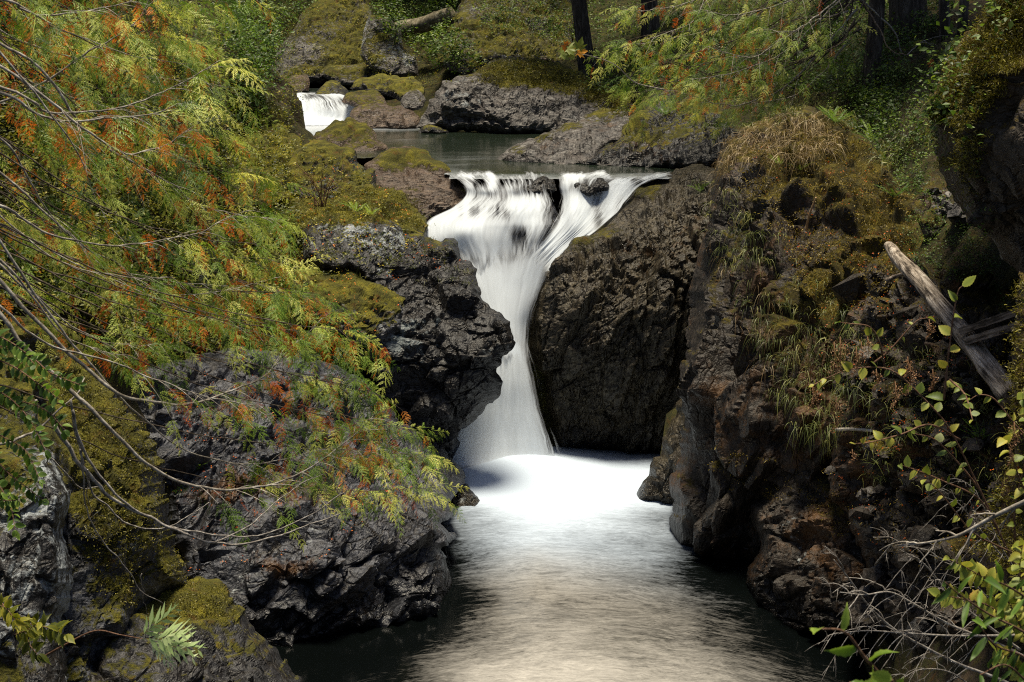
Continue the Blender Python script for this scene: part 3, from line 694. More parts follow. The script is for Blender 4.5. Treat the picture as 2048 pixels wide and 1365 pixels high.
for a in [(-300, 800, 26), (100, 600, 27), (0, 400, 27), (0, 100, 29), (300, 300, 37), (450, 450, 39.5), (550, 260, 50), (500, 120, 62), (300, 0, 42), (300, 780, 32.5), (500, 560, 38.5), (200, 560, 30),
          (600, 60, 92), (850, 70, 96), (1000, 50, 90), (1130, 120, 79), (1300, 150, 71), (1500, 120, 60), (1700, 230, 46), (1850, 300, 37), (1910, 400, 33), (1760, 570, 29.5), (1800, 800, 26.4), (1850, 1000, 24.4), (1720, 1100, 26.2), (1900, 1200, 22.4), (2048, 1300, 18.4), (1760, 1285, 24.6), (1400, 240, 54),
          (2100, 200, 30), (2400, 500, 25), (-200, 1150, 20), (-400, 500, 25), (1640, 160, 52), (880, 150, 82), (1950, 120, 42)]: tp(*a)
TP += [(-60, 20, 16), (-60, 60, 24), (-60, 120, 50), (-30, 60, 17), (-35, 90, 22), (60, 20, 18), (60, 60, 28), (60, 120, 55), (30, 45, 17), (35, 80, 24), (0, 112, 26), (0, 145, 78), (-25, 130, 50), (25, 130, 52),  # far hill raised above the view to darken reflections in the water
       (5.5, 5, 7.8), (6.5, 10, 6.2), (6.3, 15, 3.6), (-5.5, 5, 7.8), (-6.5, 10, 6.6), (-7.2, 15, 5.6), (12, 10, 12), (-14, 12, 11), (0, 2, -2), (0, 10, -2), (-1, 20, -2), (1, 28, -2), (1, 36, -2.2), (.6, 39.5, -2.2), (-2.5, 20, -1.6), (4, 20, -1.5), (-3, 15, -1.6), (3, 14, -1.6), (4.2, 27, -1.2),
       (1, 46.5, 6.4), (1, 52, 6.3), (-3, 57, 6.4), (-4, 66, 6.4), (-9, 73, 6.6), (-11, 80, 7.8), (-11.5, 86, 8.6), (4, 49, 6.6), (2.5, 65, 6.8), (.5, 43.3, 4.5), (.6, 41.5, 0)]
TP = np.array(TP)
# fine near, coarse far
gx = np.concatenate([np.arange(-70, -22, 1.2), np.arange(-22, 22, .22), np.arange(22, 71, 1.2)])
gy = np.concatenate([np.arange(1, 16, .6), np.arange(16, 60, .25), np.arange(60, 100, .4), np.arange(100, 150, 1.2)])
XX, YY = np.meshgrid(gx, gy)
Q = np.stack([XX.ravel(), YY.ravel()], 1)
ZZ = rbf(TP[:, :2], TP[:, 2], Q, 2e-3)
Q3 = np.stack([Q[:, 0], Q[:, 1], ZZ * 0], 1)
lum = fbm(Q3 * .35, 4, 77)
ZZ = ZZ + .55 * lum * np.clip((Q[:, 1] - 10) / 20, 0, 1.6) + .16 * fbm(Q3 * 1.3, 4, 78)
Zg = ZZ.reshape(XX.shape)
# keep the river bed under the water
low = [(-2.0, 41.5), (-1.3, 37), (-2.6, 33), (-2.8, 29.5), (-4.5, 28.5), (-6.5, 27.6), (-6.8, 24.5), (-4, 20), (-3.5, 2), (3.5, 2), (4.6, 14), (6.2, 20), (7.0, 24.5), (6.8, 27), (6.4, 29), (6.2, 31.5), (4.7, 33.5), (4.2, 36), (4.4, 40.2), (3.6, 41.2)]
ups = [tuple(PZ(x, y, ZU)[:2]) for x, y in [(890, 352), (1340, 352), (1400, 334), (1180, 332), (1000, 322), (1240, 268), (840, 264), (800, 262), (720, 258), (585, 246), (560, 262), (620, 300), (690, 322), (830, 335)]]
for poly, zz in ((np.array(low), -.7), (np.array(ups), ZU - .7)):
    ins = inside(Q, poly); e, _ = seg_dist(Q, poly)
    lim = np.where(ins, zz + .5 * (1 - np.clip(e / .8, 0, 1)), 99).reshape(XX.shape)
    Zg = np.minimum(Zg, lim)
# the ground stays under the rocks that stand on it
RP = np.vstack(ROCKPTS)
ix = np.searchsorted(gx, RP[:, 0]); iy = np.searchsorted(gy, RP[:, 1])
ok = (ix > 1) & (ix < len(gx) - 2) & (iy > 1) & (iy < len(gy) - 2)
cap = np.full(XX.shape, 99.)
for dx in (-2, -1, 0, 1):
    for dy in (-2, -1, 0, 1):
        np.minimum.at(cap, (iy[ok] + dy, ix[ok] + dx), RP[ok, 2] - .25)
Zg = np.minimum(Zg, cap)
Vt = np.stack([XX.ravel(), YY.ravel(), Zg.ravel()], 1)
w = len(gx); i = np.arange(len(gy) - 1)[:, None] * w + np.arange(w - 1)[None]
Ft = np.stack([i, i + 1, i + w + 1, i + w], -1).reshape(-1, 4)
Nt = vnormals(Vt, Ft)
tpx, tpy = pix(Vt)
tm = .5 + .6 * fbm(Vt * .3, 3, 90) + np.where(Vt[:, 1] > 60, .2, 0)
addmesh('terrain', Vt, Ft, M_soil, kind='structure', base=(0, 0, 0), attrs={'moss': tm, 'lichen': Vt[:, 0] * 0 - 1, 'rust': Vt[:, 0] * 0 + .15})
ROCKS.append((Vt, tri(Ft)))
BV = np.vstack([v for v, f in ROCKS]); off = 0; BF = []
for v, f in ROCKS:
    BF.append(f + off); off += len(v)
BF = np.vstack(BF)
BVH = BVHTree.FromPolygons(BV.tolist(), BF.tolist(), all_triangles=True)


def hit(x, y, jx=0., jz=0.):
    """first solid surface met by the view ray of a pixel (from a place jx, jz beside the camera, aimed at the same spot)"""
    o = Vector((0, 0, H)); d = Vector(ray(x, y))
    h = BVH.ray_cast(o, d, 300)
    if h[0] is None: return None, None
    if jx or jz:
        o2 = Vector((jx, 0, H + jz)); h2 = BVH.ray_cast(o2, (h[0] - o2).normalized(), 300)
        if h2[0] is not None: h = h2
    n = h[1]
    if n.dot(d) > 0: n = -n
    return np.array(h[0]), np.array(n)


# ------------------------------------------------------------------ water
g = G('river_water')
pos = g.n('NewGeometry').outputs['Position']
fo = g.attr('foam')
uv = g.n('UVMap', {'uv_map': 'flow'}).outputs[0]
wob = g.n('TexNoise', None, Vector=pos, Scale=.55, Detail=3.).outputs['Color']
suv = g.n('VectorMath', {'operation': 'MULTIPLY_ADD'}, _0=wob, _1=(.9, .9, 0), _2=uv).outputs[0]
s1 = g.noise(g.vmul(suv, (1.3, 5.5, 1)), 1.3, 9, .72, .5)
s2 = g.noise(g.vmul(suv, (4.5, 16, 1)), 1.5, 8, .75, .4)
s3 = g.noise(suv, .6, 4, .6)
st = g.math('ADD', g.math('MULTIPLY', s1, .5), g.math('MULTIPLY_ADD', s2, .5, g.math('MULTIPLY_ADD', s3, .3, -.15)))
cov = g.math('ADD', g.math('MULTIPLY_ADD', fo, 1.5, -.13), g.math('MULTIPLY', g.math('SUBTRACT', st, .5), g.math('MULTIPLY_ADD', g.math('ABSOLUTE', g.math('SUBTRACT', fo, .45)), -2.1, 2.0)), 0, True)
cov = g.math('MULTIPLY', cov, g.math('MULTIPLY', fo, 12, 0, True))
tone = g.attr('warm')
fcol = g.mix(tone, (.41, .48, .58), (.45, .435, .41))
wcol = g.mix(g.attr('deep'), (.0015, .0022, .0022), (.014, .021, .014))
bp = g.n('Bump', None, Strength=.35, Distance=.02, Height=g.noise(suv, 2.2, 2, .5)).outputs[0]
wat = g.n('BsdfPrincipled', None, Base_Color=wcol, Roughness=.12, IOR=1.33, Normal=bp)
foa = g.n('BsdfDiffuse', None, Color=fcol, Normal=g.n('Bump', None, Strength=.3, Distance=.03, Height=s1).outputs[0])
mx = g.n('MixShader', None, Fac=cov)
g.t.links.new(wat.outputs[0], mx.inputs[1]); g.t.links.new(foa.outputs[0], mx.inputs[2])
M_water = g.fin(mx.outputs[0])

# lower pool: foam density interpolated over the plane; nearest foam paints cream sky reflection
FOAM_SHEEN = [(1000, 935, 1), (1100, 925, 1), (1200, 940, 1), (1290, 940, .8), (1320, 905, .15), (1240, 903, .25), (1000, 1000, 1), (1150, 990, 1), (1250, 985, 1), (960, 1010, .6), (1100, 1050, .70), (1220, 1030, .64), (950, 1060, .30), (1300, 1030, .4), (1340, 1060, .3), (930, 1030, .3), (1050, 1110, .46), (1180, 1100, .42), (920, 1110, .15), (1300, 1120, .26), (1380, 1140, .06), (1100, 1170, .34), (980, 1170, .22), (920, 1180, .06), (1250, 1190, .28), (1400, 1200, .14), (1480, 1180, .03), (1050, 1260, .30), (930, 1260, .14), (1200, 1270, .31), (1350, 1290, .25), (1470, 1290, .15), (1560, 1300, .04), (860, 1280, .05), (700, 1330, .0), (850, 1350, .16), (950, 1350, .36), (1100, 1350, .48), (1250, 1350, .46), (1400, 1350, .33), (1550, 1350, .15), (1700, 1330, .02), (600, 1360, 0), (900, 1450, .25), (1200, 1500, .36), (1600, 1500, .15), (600, 1500, 0), (2000, 1600, 0), (300, 1500, 0), (1330, 880, 0), (870, 900, .8), (880, 1000, .5)]
FOAM_SHEEN = np.array(FOAM_SHEEN, float)
fp = PZ(FOAM_SHEEN[:, 0], FOAM_SHEEN[:, 1], 0.)
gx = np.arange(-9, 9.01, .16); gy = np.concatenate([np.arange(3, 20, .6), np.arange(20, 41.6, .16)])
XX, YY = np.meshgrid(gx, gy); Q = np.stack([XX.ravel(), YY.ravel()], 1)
foam = np.clip(rbf(fp[:, :2], FOAM_SHEEN[:, 2], Q, 1e-3), 0, 1)
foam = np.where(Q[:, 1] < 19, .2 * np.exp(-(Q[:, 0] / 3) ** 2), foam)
dfall = np.hypot((Q[:, 0] - .35) / 2.1, (Q[:, 1] - 38.7) / 1.6)
z = .40 * np.exp(-dfall ** 2 * 1.4) + .05 * fbm(np.stack([Q[:, 0] * .9, Q[:, 1] * .6, Q[:, 0] * 0], 1), 4, 5) * np.clip(foam * 2, .2, 1)
z -= sstep(40.2, 41.4, Q[:, 1]) * .1
warm = sstep(33.5, 29.5, Q[:, 1] + .5 * np.abs(Q[:, 0] - .6))  # warm tint of the near water, part of the painted sky reflection
fl = np.stack([Q[:, 0] + .25 * np.sin(Q[:, 1] * .4), Q[:, 1] + .06 * (Q[:, 0] - 1) ** 2], 1)
w = len(gx); i = np.arange(len(gy) - 1)[:, None] * w + np.arange(w - 1)[None]
F = np.stack([i, i + 1, i + w + 1, i + w], -1).reshape(-1, 4)
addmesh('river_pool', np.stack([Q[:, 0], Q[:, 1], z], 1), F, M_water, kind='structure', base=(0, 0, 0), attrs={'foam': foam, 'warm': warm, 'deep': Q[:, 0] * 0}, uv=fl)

# upper pool, still between the two falls
UF = [(1000, 353, .30), (1100, 356, .34), (1200, 353, .26), (1290, 351, .32), (1100, 346, .08), (1000, 345, .05), (1240, 345, .05), (1340, 344, .03), (930, 345, .16), (1000, 335, .02), (1150, 340, .05), (1250, 340, .03), (900, 300, .02), (800, 280, .08), (950, 315, .10), (1100, 300, .0), (650, 246, 1), (590, 245, 1), (710, 246, .8), (640, 256, .5), (600, 262, .25), (760, 268, .02), (900, 275, .0), (1100, 280, 0), (1300, 335, 0), (700, 300, 0), (500, 250, .5), (660, 240, 1)]
UF = np.array(UF, float); up_ = PZ(UF[:, 0], UF[:, 1], ZU)
gx = np.arange(-20, 12.01, .2); gy = np.arange(45.2, 78, .2)
XX, YY = np.meshgrid(gx, gy); Q = np.stack([XX.ravel(), YY.ravel()], 1)
foam = np.clip(rbf(up_[:, :2], UF[:, 2], Q, 1e-3), 0, 1)
z = ZU + .02 * fbm(np.stack([Q[:, 0] * .5, Q[:, 1] * .4, Q[:, 0] * 0], 1), 3, 6) - .05 * sstep(46.6, 45.2, Q[:, 1])
w = len(gx); i = np.arange(len(gy) - 1)[:, None] * w + np.arange(w - 1)[None]
F = np.stack([i, i + 1, i + w + 1, i + w], -1).reshape(-1, 4)
# only where the channel is
ux, uy = pix(np.stack([Q[:, 0], Q[:, 1], z], 1))
pl = np.array([tuple(PZ(x, y, ZU)[:2]) for x, y in [(902, 357), (1300, 357), (1390, 352), (1440, 330), (1300, 250), (840, 240), (700, 236), (500, 232), (420, 262), (600, 305), (700, 318), (780, 313), (840, 313), (880, 335)]])
F = F[inside(Q[F].mean(1), pl)]
use = np.unique(F); mp = np.full(len(Q), -1); mp[use] = np.arange(len(use))
addmesh('upper_pool', np.stack([Q[:, 0], Q[:, 1], z], 1)[use], mp[F], M_water, kind='structure', base=(0, 0, ZU), attrs={'foam': foam[use], 'warm': np.full(len(use), .45), 'deep': np.full(len(use), 1.)}, uv=(Q * (.6, 1.4))[use])

# falling water
g = G('falling_water')
uv = g.n('UVMap', {'uv_map': 'flow'}).outputs[0]
uvw = g.n('VectorMath', {'operation': 'MULTIPLY_ADD'}, _0=g.n('TexNoise', None, Vector=uv, Scale=1.1, Detail=3.).outputs['Color'], _1=(.28, .0, 0), _2=uv).outputs[0]
s1 = g.noise(g.vmul(uvw, (2.2, .20, 1)), 2.0, 4, .6, .3)
s2 = g.noise(g.vmul(uvw, (7, .30, 1)), 2.2, 4, .6, .3)
st = g.math('ADD', g.math('MULTIPLY', s1, .6), g.math('MULTIPLY', s2, .4))
cv = g.attr('cover')
al = g.math('ADD', g.math('MULTIPLY_ADD', cv, 1.9, -.35), g.math('MULTIPLY', g.math('SUBTRACT', st, .5), g.math('MULTIPLY_ADD', cv, -4.5, 6.5)), 0, True)
al = g.math('MULTIPLY', al, g.math('MULTIPLY', cv, 6, 0, True))
col = g.mix(g.math('ADD', g.math('MULTIPLY', g.math('SUBTRACT', st, .5), g.math('MULTIPLY_ADD', cv, -4.2, 5.)), g.math('MULTIPLY_ADD', cv, 1.1, -.15), True), (.26, .26, .27), (.82, .90, .99))
d = g.n('BsdfDiffuse', None, Color=col)
tl = g.n('BsdfTranslucent', None, Color=col)
m1 = g.n('MixShader', None, Fac=.4); g.t.links.new(d.outputs[0], m1.inputs[1]); g.t.links.new(tl.outputs[0], m1.inputs[2])
tr = g.n('BsdfTransparent'); m2 = g.n('MixShader', None, Fac=al)
g.t.links.new(tr.outputs[0], m2.inputs[1]); g.t.links.new(m1.outputs[0], m2.inputs[2])
M_fall = g.fin(m2.outputs[0])


def fall_sheet(rows, name, parent=None, label=None, cat=None, nu=90, nv=150, cov=None, seed=0, bulge=.35, amp=.03, lobes=()):
    r = np.array(rows, float)
    v = np.linspace(0, 1, nv); k = np.linspace(0, 1, len(r))
    rr = cr(r, 12); kk = np.linspace(0, 1, len(rr))
    R = np.stack([np.interp(v, kk, rr[:, c]) for c in range(r.shape[1])], 1)   # y, xl, xr, Yl, Yr
    u = np.linspace(0, 1, nu)
    X = R[:, 1:2] + (R[:, 2:3] - R[:, 1:2]) * u; Yp = R[:, 0:1] + 0 * u
    if r.shape[1] > 5: Yp = Yp + R[:, 5:6] * (u - .5) * 2
    D = R[:, 3:4] + (R[:, 4:5] - R[:, 3:4]) * u - bulge * np.sin(np.pi * u)[None] * (sstep(.12, 1, np.linspace(0, 1, nv)) if 'torrent' not in name and 'plunge' not in name else np.linspace(.2, 1, nv))[:, None]
    D = D - blobs(np.stack([X.ravel(), Yp.ravel()], 1), lobes).reshape(D.shape)
    V = P(X.ravel(), Yp.ravel(), D.ravel())
    L = np.concatenate([[0], np.cumsum(np.linalg.norm(np.diff(V.reshape(nv, nu, 3)[:, nu // 2], axis=0), axis=1))])
    wd = np.linalg.norm(V.reshape(nv, nu, 3)[:, -1] - V.reshape(nv, nu, 3)[:, 0], axis=1).mean()
    UV = np.stack([np.tile(u * wd, nv), np.repeat(L, nu)], 1)
    q = np.stack([UV[:, 0] * 2.2, UV[:, 1] * .3, UV[:, 0] * 0 + seed], 1)
    V[:, 1] -= amp * 2 * fbm(q, 4, seed) * sstep(.1, .35, np.repeat(v, nu))
    px = np.stack([X.ravel(), Yp.ravel()], 1)
    c = (cov(px, np.tile(u, nv), np.repeat(v, nu)) if cov else np.ones(len(V)))
    i = np.arange(nv - 1)[:, None] * nu + np.arange(nu - 1)[None]
    F = np.stack([i, i + nu, i + nu + 1, i + 1], -1).reshape(-1, 4)
    return addmesh(name, V, F, M_fall, parent, label, cat, attrs={'cover': c}, uv=UV)


rock('stepping_rock', [(930, 420), (960, 395), (1010, 378), (1060, 375), (1100, 395), (1120, 440), (1100, 500), (1060, 540), (1030, 560), (1000, 520), (960, 480), (920, 470)],
     [(1030, 385, 44.4), (940, 440, 43.4), (1040, 520, 42.7), (1110, 440, 43.6), (1040, 450, 43.1)], M_grey, 'dark rounded rock showing through the thin veil of water at the lip', 'rock', rim=30, rd=.6, thick=1.6, layers=SMALL, moss=-1, lichen=-.5, seed=44)
for k, (ol, ct, lb_) in enumerate([([(1040, 382), (1050, 366), (1080, 358), (1105, 366), (1108, 382), (1075, 392)], [(1075, 362, 44.75), (1075, 388, 44.2)], 'wet black stone breaking the lip in the middle'),
                                   ([(1140, 385), (1148, 366), (1175, 358), (1205, 362), (1215, 375), (1180, 390)], [(1175, 360, 44.75), (1175, 388, 44.25)], 'wet black stone breaking the lip on the right')]):
    rock('lip_stone', ol, ct, M_dark, lb_, 'stone', rim=10, rd=.3, thick=.6, step=2.5, layers=SMALL, moss=-.6, lichen=-.5, seed=46 + k)


def cov_l(px, u, v):
    q = np.stack([px[:, 0] / 26, px[:, 1] / 60, px[:, 0] * 0], 1); nz = fbm(q, 3, 61); n2 = fbm(q * (2.4, 1, 1), 3, 66)
    c = .92 - (.26 + 1.0 * n2) * np.exp(-((px[:, 0] - 1045 - 10 * nz) / 34) ** 2 - ((px[:, 1] - 470) / 46) ** 2) - .62 * np.exp(-((px[:, 0] - 1072) / 34) ** 2 - ((px[:, 1] - 375) / 14) ** 2)
    c -= (.35 + .5 * nz) * np.exp(-((px[:, 1] - 386 - 8 * np.sin(px[:, 0] * .04)) / 16) ** 2) * sstep(915, 960, px[:, 0]) + (.36 + .5 * n2) * np.exp(-((px[:, 0] - 985) / 60) ** 2 - ((px[:, 1] - 424) / 16) ** 2)
    c -= .32 * np.exp(-((px[:, 0] - 1100) / 12) ** 2 - ((px[:, 1] - 420) / 40) ** 2)
    c = c * (1 - (.45 - .5 * nz) * np.exp(-((px[:, 1] - 362) / 15) ** 2)) + .12 * nz
    return np.clip(c, 0, 1) * sstep(0, .05, u) * sstep(0, .22, 1 - u) * sstep(.04, .26, v + .20 * fbm(q * (.7, .4, 1) + 9, 3, 81)) * (1 - .8 * sstep(.86, 1, v))


def cov_r(px, u, v):
    q = np.stack([px[:, 0] / 24, px[:, 1] / 60, px[:, 0] * 0], 1); nz = fbm(q, 3, 71)
    c = .95 - .75 * np.exp(-((px[:, 0] - 1178) / 34) ** 2 - ((px[:, 1] - 374) / 13) ** 2) - (.55 + .4 * nz) * np.exp(-((px[:, 0] - 1198) / 14) ** 2 - ((px[:, 1] - 428) / 34) ** 2) - .35 * np.exp(-((px[:, 0] - 1240) / 12) ** 2 - ((px[:, 1] - 405) / 26) ** 2)
    c = c * (1 - (.4 - .5 * nz) * np.exp(-((px[:, 1] - 360) / 14) ** 2))
    return np.clip(c + .14 * nz, 0, 1) * sstep(0, .2, u) * sstep(0, .06, 1 - u) * sstep(.04, .24, v + .20 * fbm(q * (.7, .4, 1) + 9, 3, 82)) * (1 - .8 * sstep(.86, 1, v))


fall = empty('waterfall', P(1010, 930, 39.3), 'silky white waterfall pouring through the narrow rock notch', 'waterfall')
fall_sheet([(338, 870, 1125, 47.98, 47.98), (344, 880, 1120, 46.88, 46.88), (350, 890, 1120, 45.82, 45.82), (356, 900, 1116, 45.15, 45.15), (364, 912, 1114, 44.8, 44.8), (374, 922, 1112, 44.6, 44.6), (392, 925, 1118, 44.4, 44.5), (415, 900, 1122, 43.8, 44), (436, 858, 1122, 43.2, 43.6), (455, 845, 1118, 42.7, 43.2), (480, 850, 1105, 42.3, 42.8), (515, 880, 1085, 42.1, 42.5), (550, 900, 1060, 41.8, 42.2)],
           'left_veil', fall, cov=cov_l, nu=150, nv=140, seed=3, bulge=.55, amp=.06, lobes=[(1010, 425, 55, 40, .55), (925, 455, 34, 22, .3), (1095, 430, 22, 45, .35), (1040, 480, 20, 40, -.25), (1030, 380, 20, 12, .2), (975, 382, 24, 10, .2)])
fall_sheet([(338, 1095, 1400, 47.98, 47.98), (344, 1095, 1378, 46.88, 46.88), (350, 1095, 1352, 45.82, 45.82), (356, 1098, 1325, 45.15, 45.15), (364, 1102, 1300, 44.85, 44.85), (376, 1106, 1280, 44.65, 44.65), (400, 1112, 1258, 44.4, 44.3), (430, 1108, 1232, 43.7, 43.6), (460, 1095, 1198, 43, 43), (495, 1068, 1150, 42.4, 42.6), (530, 1030, 1118, 42, 42.3), (565, 990, 1096, 41.7, 41.9)],
           'right_chute', fall, cov=cov_r, nu=120, nv=130, seed=8, bulge=-.2, amp=.06, lobes=[(1148, 425, 24, 45, .55), (1196, 425, 16, 40, -.35), (1236, 400, 22, 30, .25), (1178, 372, 26, 12, .25), (1120, 400, 14, 30, -.3)])


def cov_mid(px, u, v):
    return sstep(0, .3, v) * sstep(0, .14, 1 - u) * sstep(0, .08, u) * (1 - .9 * sstep(.8, 1, v)) * (1 - .45 * np.exp(-((u - .92) / .1) ** 2) * sstep(.3, .6, v))


fall_sheet([(470, 860, 1150, 42.2, 42.4), (520, 890, 1118, 41.8, 42), (570, 920, 1094, 41.3, 41.7), (620, 945, 1072, 40.9, 41.3), (660, 965, 1062, 40.5, 41.1), (700, 970, 1060, 40.1, 40.8), (730, 965, 1066, 39.8, 40.6)],
           'middle_torrent', fall, cov=cov_mid, nu=80, nv=110, seed=4, bulge=.5)


def cov_low(px, u, v):
    return np.clip(sstep(0, .3, 1 - u) * sstep(0, .2, v) * (1 - sstep(.84, 1, v)) * 1.25 * (1 - .3 * np.exp(-((v - .12) / .1) ** 2) * sstep(.55, .9, u)), 0, 1)


fall_sheet([(650, 960, 1052, 40.3, 40.9), (700, 955, 1066, 39.9, 40.5), (760, 940, 1082, 39.5, 40.2), (820, 922, 1098, 39.3, 40), (880, 905, 1118, 39.1, 39.8), (920, 890, 1135, 38.8, 39.7), (945, 885, 1150, 38.4, 39.5)],
           'lower_plunge', fall, cov=cov_low, nu=80, nv=110, seed=5, bulge=.55)

casc = empty('cascade', PZ(640, 246, ZU), 'small white cascade dropping into the far end of the upper pool', 'cascade')
fall_sheet([(184, 545, 668, 80, 79), (190, 556, 690, 77.6, 77.4), (199, 560, 708, 76.6, 76.6), (212, 556, 722, 75.8, 75.8), (228, 548, 732, 75.2, 75.2), (240, 540, 724, 74.4, 74.6), (249, 545, 700, 73, 73.4), (254, 540, 690, 71.5, 72)], 'water_sheet', casc,
           cov=lambda p, u, v: np.clip((.95 - .55 * np.exp(-((p[:, 0] - 660) / 30) ** 2 - ((p[:, 1] - 208) / 16) ** 2) - .6 * np.exp(-((p[:, 0] - 625) / 22) ** 2 - ((p[:, 1] - 193) / 6) ** 2) - .5 * np.exp(-((p[:, 0] - 700) / 16) ** 2 - ((p[:, 1] - 203) / 8) ** 2)) * sstep(0, .10, v) * sstep(0, .07, np.minimum(u, 1 - u)) * (1 - .9 * sstep(.82, 1, v)), 0, 1), nu=80, nv=70, seed=6, bulge=.3, amp=.12,
           lobes=[(590, 215, 20, 20, .4), (660, 220, 30, 14, .5), (625, 215, 10, 20, -.3)])
s = rock('cascade_ledge', [(545, 200), (600, 188), (660, 190), (720, 196), (726, 240), (640, 252), (550, 248)], [(640, 192, 78.5), (560, 240, 76.4), (640, 245, 76.2), (720, 235, 76.4)], M_dark, 'rock step hidden behind the white water of the upper cascade', 'rock', rim=16, rd=.6, thick=2, layers=FAR, moss=-1, lichen=-.5, seed=49)
# stream above the cascade
xs = np.linspace(-15.5, -7, 30); ys = np.linspace(79.2, 95, 40)
XX, YY = np.meshgrid(xs, ys); w = 30; i = np.arange(39)[:, None] * w + np.arange(29)[None]
zz = 9.08 + .02 * (YY - 77)
addmesh('upper_stream', np.stack([XX.ravel(), YY.ravel(), zz.ravel()], 1), np.stack([i, i + 1, i + w + 1, i + w], -1).reshape(-1, 4), M_water, kind='structure', base=(-11, 80, 9),
        attrs={'foam': np.full(1200, .08), 'warm': np.full(1200, .3), 'deep': np.ones(1200)}, uv=np.stack([XX.ravel(), YY.ravel()], 1))
# ------------------------------------------------------------------ plants: materials and templates
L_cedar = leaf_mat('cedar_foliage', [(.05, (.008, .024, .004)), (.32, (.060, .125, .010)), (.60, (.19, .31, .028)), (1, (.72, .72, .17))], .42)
L_dead = leaf_mat('dead_cedar_foliage', [(.1, (.40, .065, .010)), (.5, (.86, .18, .022)), (1, (.95, .38, .07))], .42)
L_under = leaf_mat('undergrowth_leaves', [(.05, (.016, .026, .004)), (.4, (.095, .115, .010)), (.75, (.26, .25, .022)), (1, (.5, .40, .05))], .38)
L_green = leaf_mat('fresh_leaves', [(.05, (.025, .055, .010)), (.5, (.10, .19, .022)), (1, (.30, .40, .06))], .4)
L_lime = leaf_mat('yellowing_leaves', [(.05, (.07, .12, .018)), (.5, (.22, .26, .035)), (.85, (.42, .38, .06)), (1, (.5, .33, .07))], .35)
L_far = leaf_mat('far_leaves', [(.05, (.014, .034, .006)), (.5, (.075, .14, .016)), (1, (.27, .35, .045))], .38)
L_fir = leaf_mat('fir_needles', [(.1, (.008, .018, .007)), (.6, (.026, .045, .014)), (1, (.06, .08, .025))], .25)
L_tan = leaf_mat('dry_flower_heads', [(.1, (.20, .10, .045)), (1, (.48, .27, .14))], .2)
L_straw = leaf_mat('straw', [(.05, (.10, .06, .02)), (.5, (.27, .19, .085)), (1, (.52, .42, .24))], .25)
L_grass = leaf_mat('grass_blades', [(.05, (.03, .045, .01)), (.5, (.11, .14, .03)), (1, (.28, .27, .08))], .3)
L_moss = leaf_mat('moss_fibres', [(.05, (.030, .024, .004)), (.5, (.115, .105, .012)), (1, (.28, .25, .03))], .25)
B_pale = bark_mat('pale_branch_bark', (.09, .075, .06), (.27, .24, .20), (.52, .50, .46), 16, (1, 1, 1), .004)
B_dark = bark_mat('dark_branch_bark', (.02, .015, .010), (.065, .048, .034), (.17, .14, .11), 14, (1, 1, 1), .006)
B_twig = bark_mat('bare_twig_bark', (.08, .07, .06), (.25, .225, .20), (.50, .48, .44), 24, (1, 1, 1), .002)
B_red = bark_mat('young_stem_bark', (.05, .025, .015), (.14, .075, .045), (.24, .15, .10), 30, (1, 1, 1), .002)
B_fir = bark_mat('fir_bark', (.012, .010, .008), (.045, .036, .029), (.13, .115, .10), 7, (1, 1, .18), .06)
B_log = bark_mat('weathered_driftwood', (.035, .026, .019), (.30, .25, .20), (.62, .56, .49), 13, (1, 1, 1), .05, axis=P(2022, 795, 22.3) - P(1776, 490, 27))
B_plank = bark_mat('grey_plank_wood', (.03, .024, .018), (.15, .12, .10), (.30, .26, .22), 16, (1, 1, 1), .02, axis=P(2042, 622, 22.2) - P(1925, 662, 23.4))
rng = np.random.default_rng(11)


def diamond(o, d, w, n):
    s = np.cross(n, d); s /= np.linalg.norm(s) + 1e-9
    L = np.linalg.norm(d)
    return np.array([o, o + d * .45 + s * w * L, o + d, o + d * .45 - s * w * L]), np.array([[0, 1, 2], [0, 2, 3]])


def frond_tpl(seed, nf=10, fine=True, broad=.36):
    r = random.Random(seed); V = []; F = []; n = 0

    def add(v, f):
        nonlocal n
        V.append(v); F.append(f + n); n += len(v)
    Z = np.array([0, 0, 1.])
    for i in range(nf):
        t = (i + .6) / nf
        p = np.array([t, .05 * math.sin(t * 3 + seed), -.30 * t * t])
        for sgn in (1, -1):
            L = broad * (1.05 - .75 * t) * (1 if t > .15 else .65) * r.uniform(.75, 1.15)
            a = R_(r.uniform(40, 58)) * sgn
            d = np.array([math.cos(a), math.sin(a), -r.uniform(.15, .5)]) * L
            add(*diamond(p, d, .09 if fine else .135, Z))
            if fine:
                for j in range(4):
                    q = p + d * (.2 + .2 * j)
                    for s2 in (1, -1):
                        a2 = a + R_(38) * s2
                        add(*diamond(q, np.array([math.cos(a2), math.sin(a2), -.25]) * L * (.36 - .05 * j), .24, Z))
    add(*diamond(np.array([.0, 0, 0]), np.array([.5, .0, -.08]), .012, Z)); add(*diamond(np.array([.45, 0, -.06]), np.array([.62, .0, -.28]), .05, Z))
    return np.vstack(V), np.vstack(F)


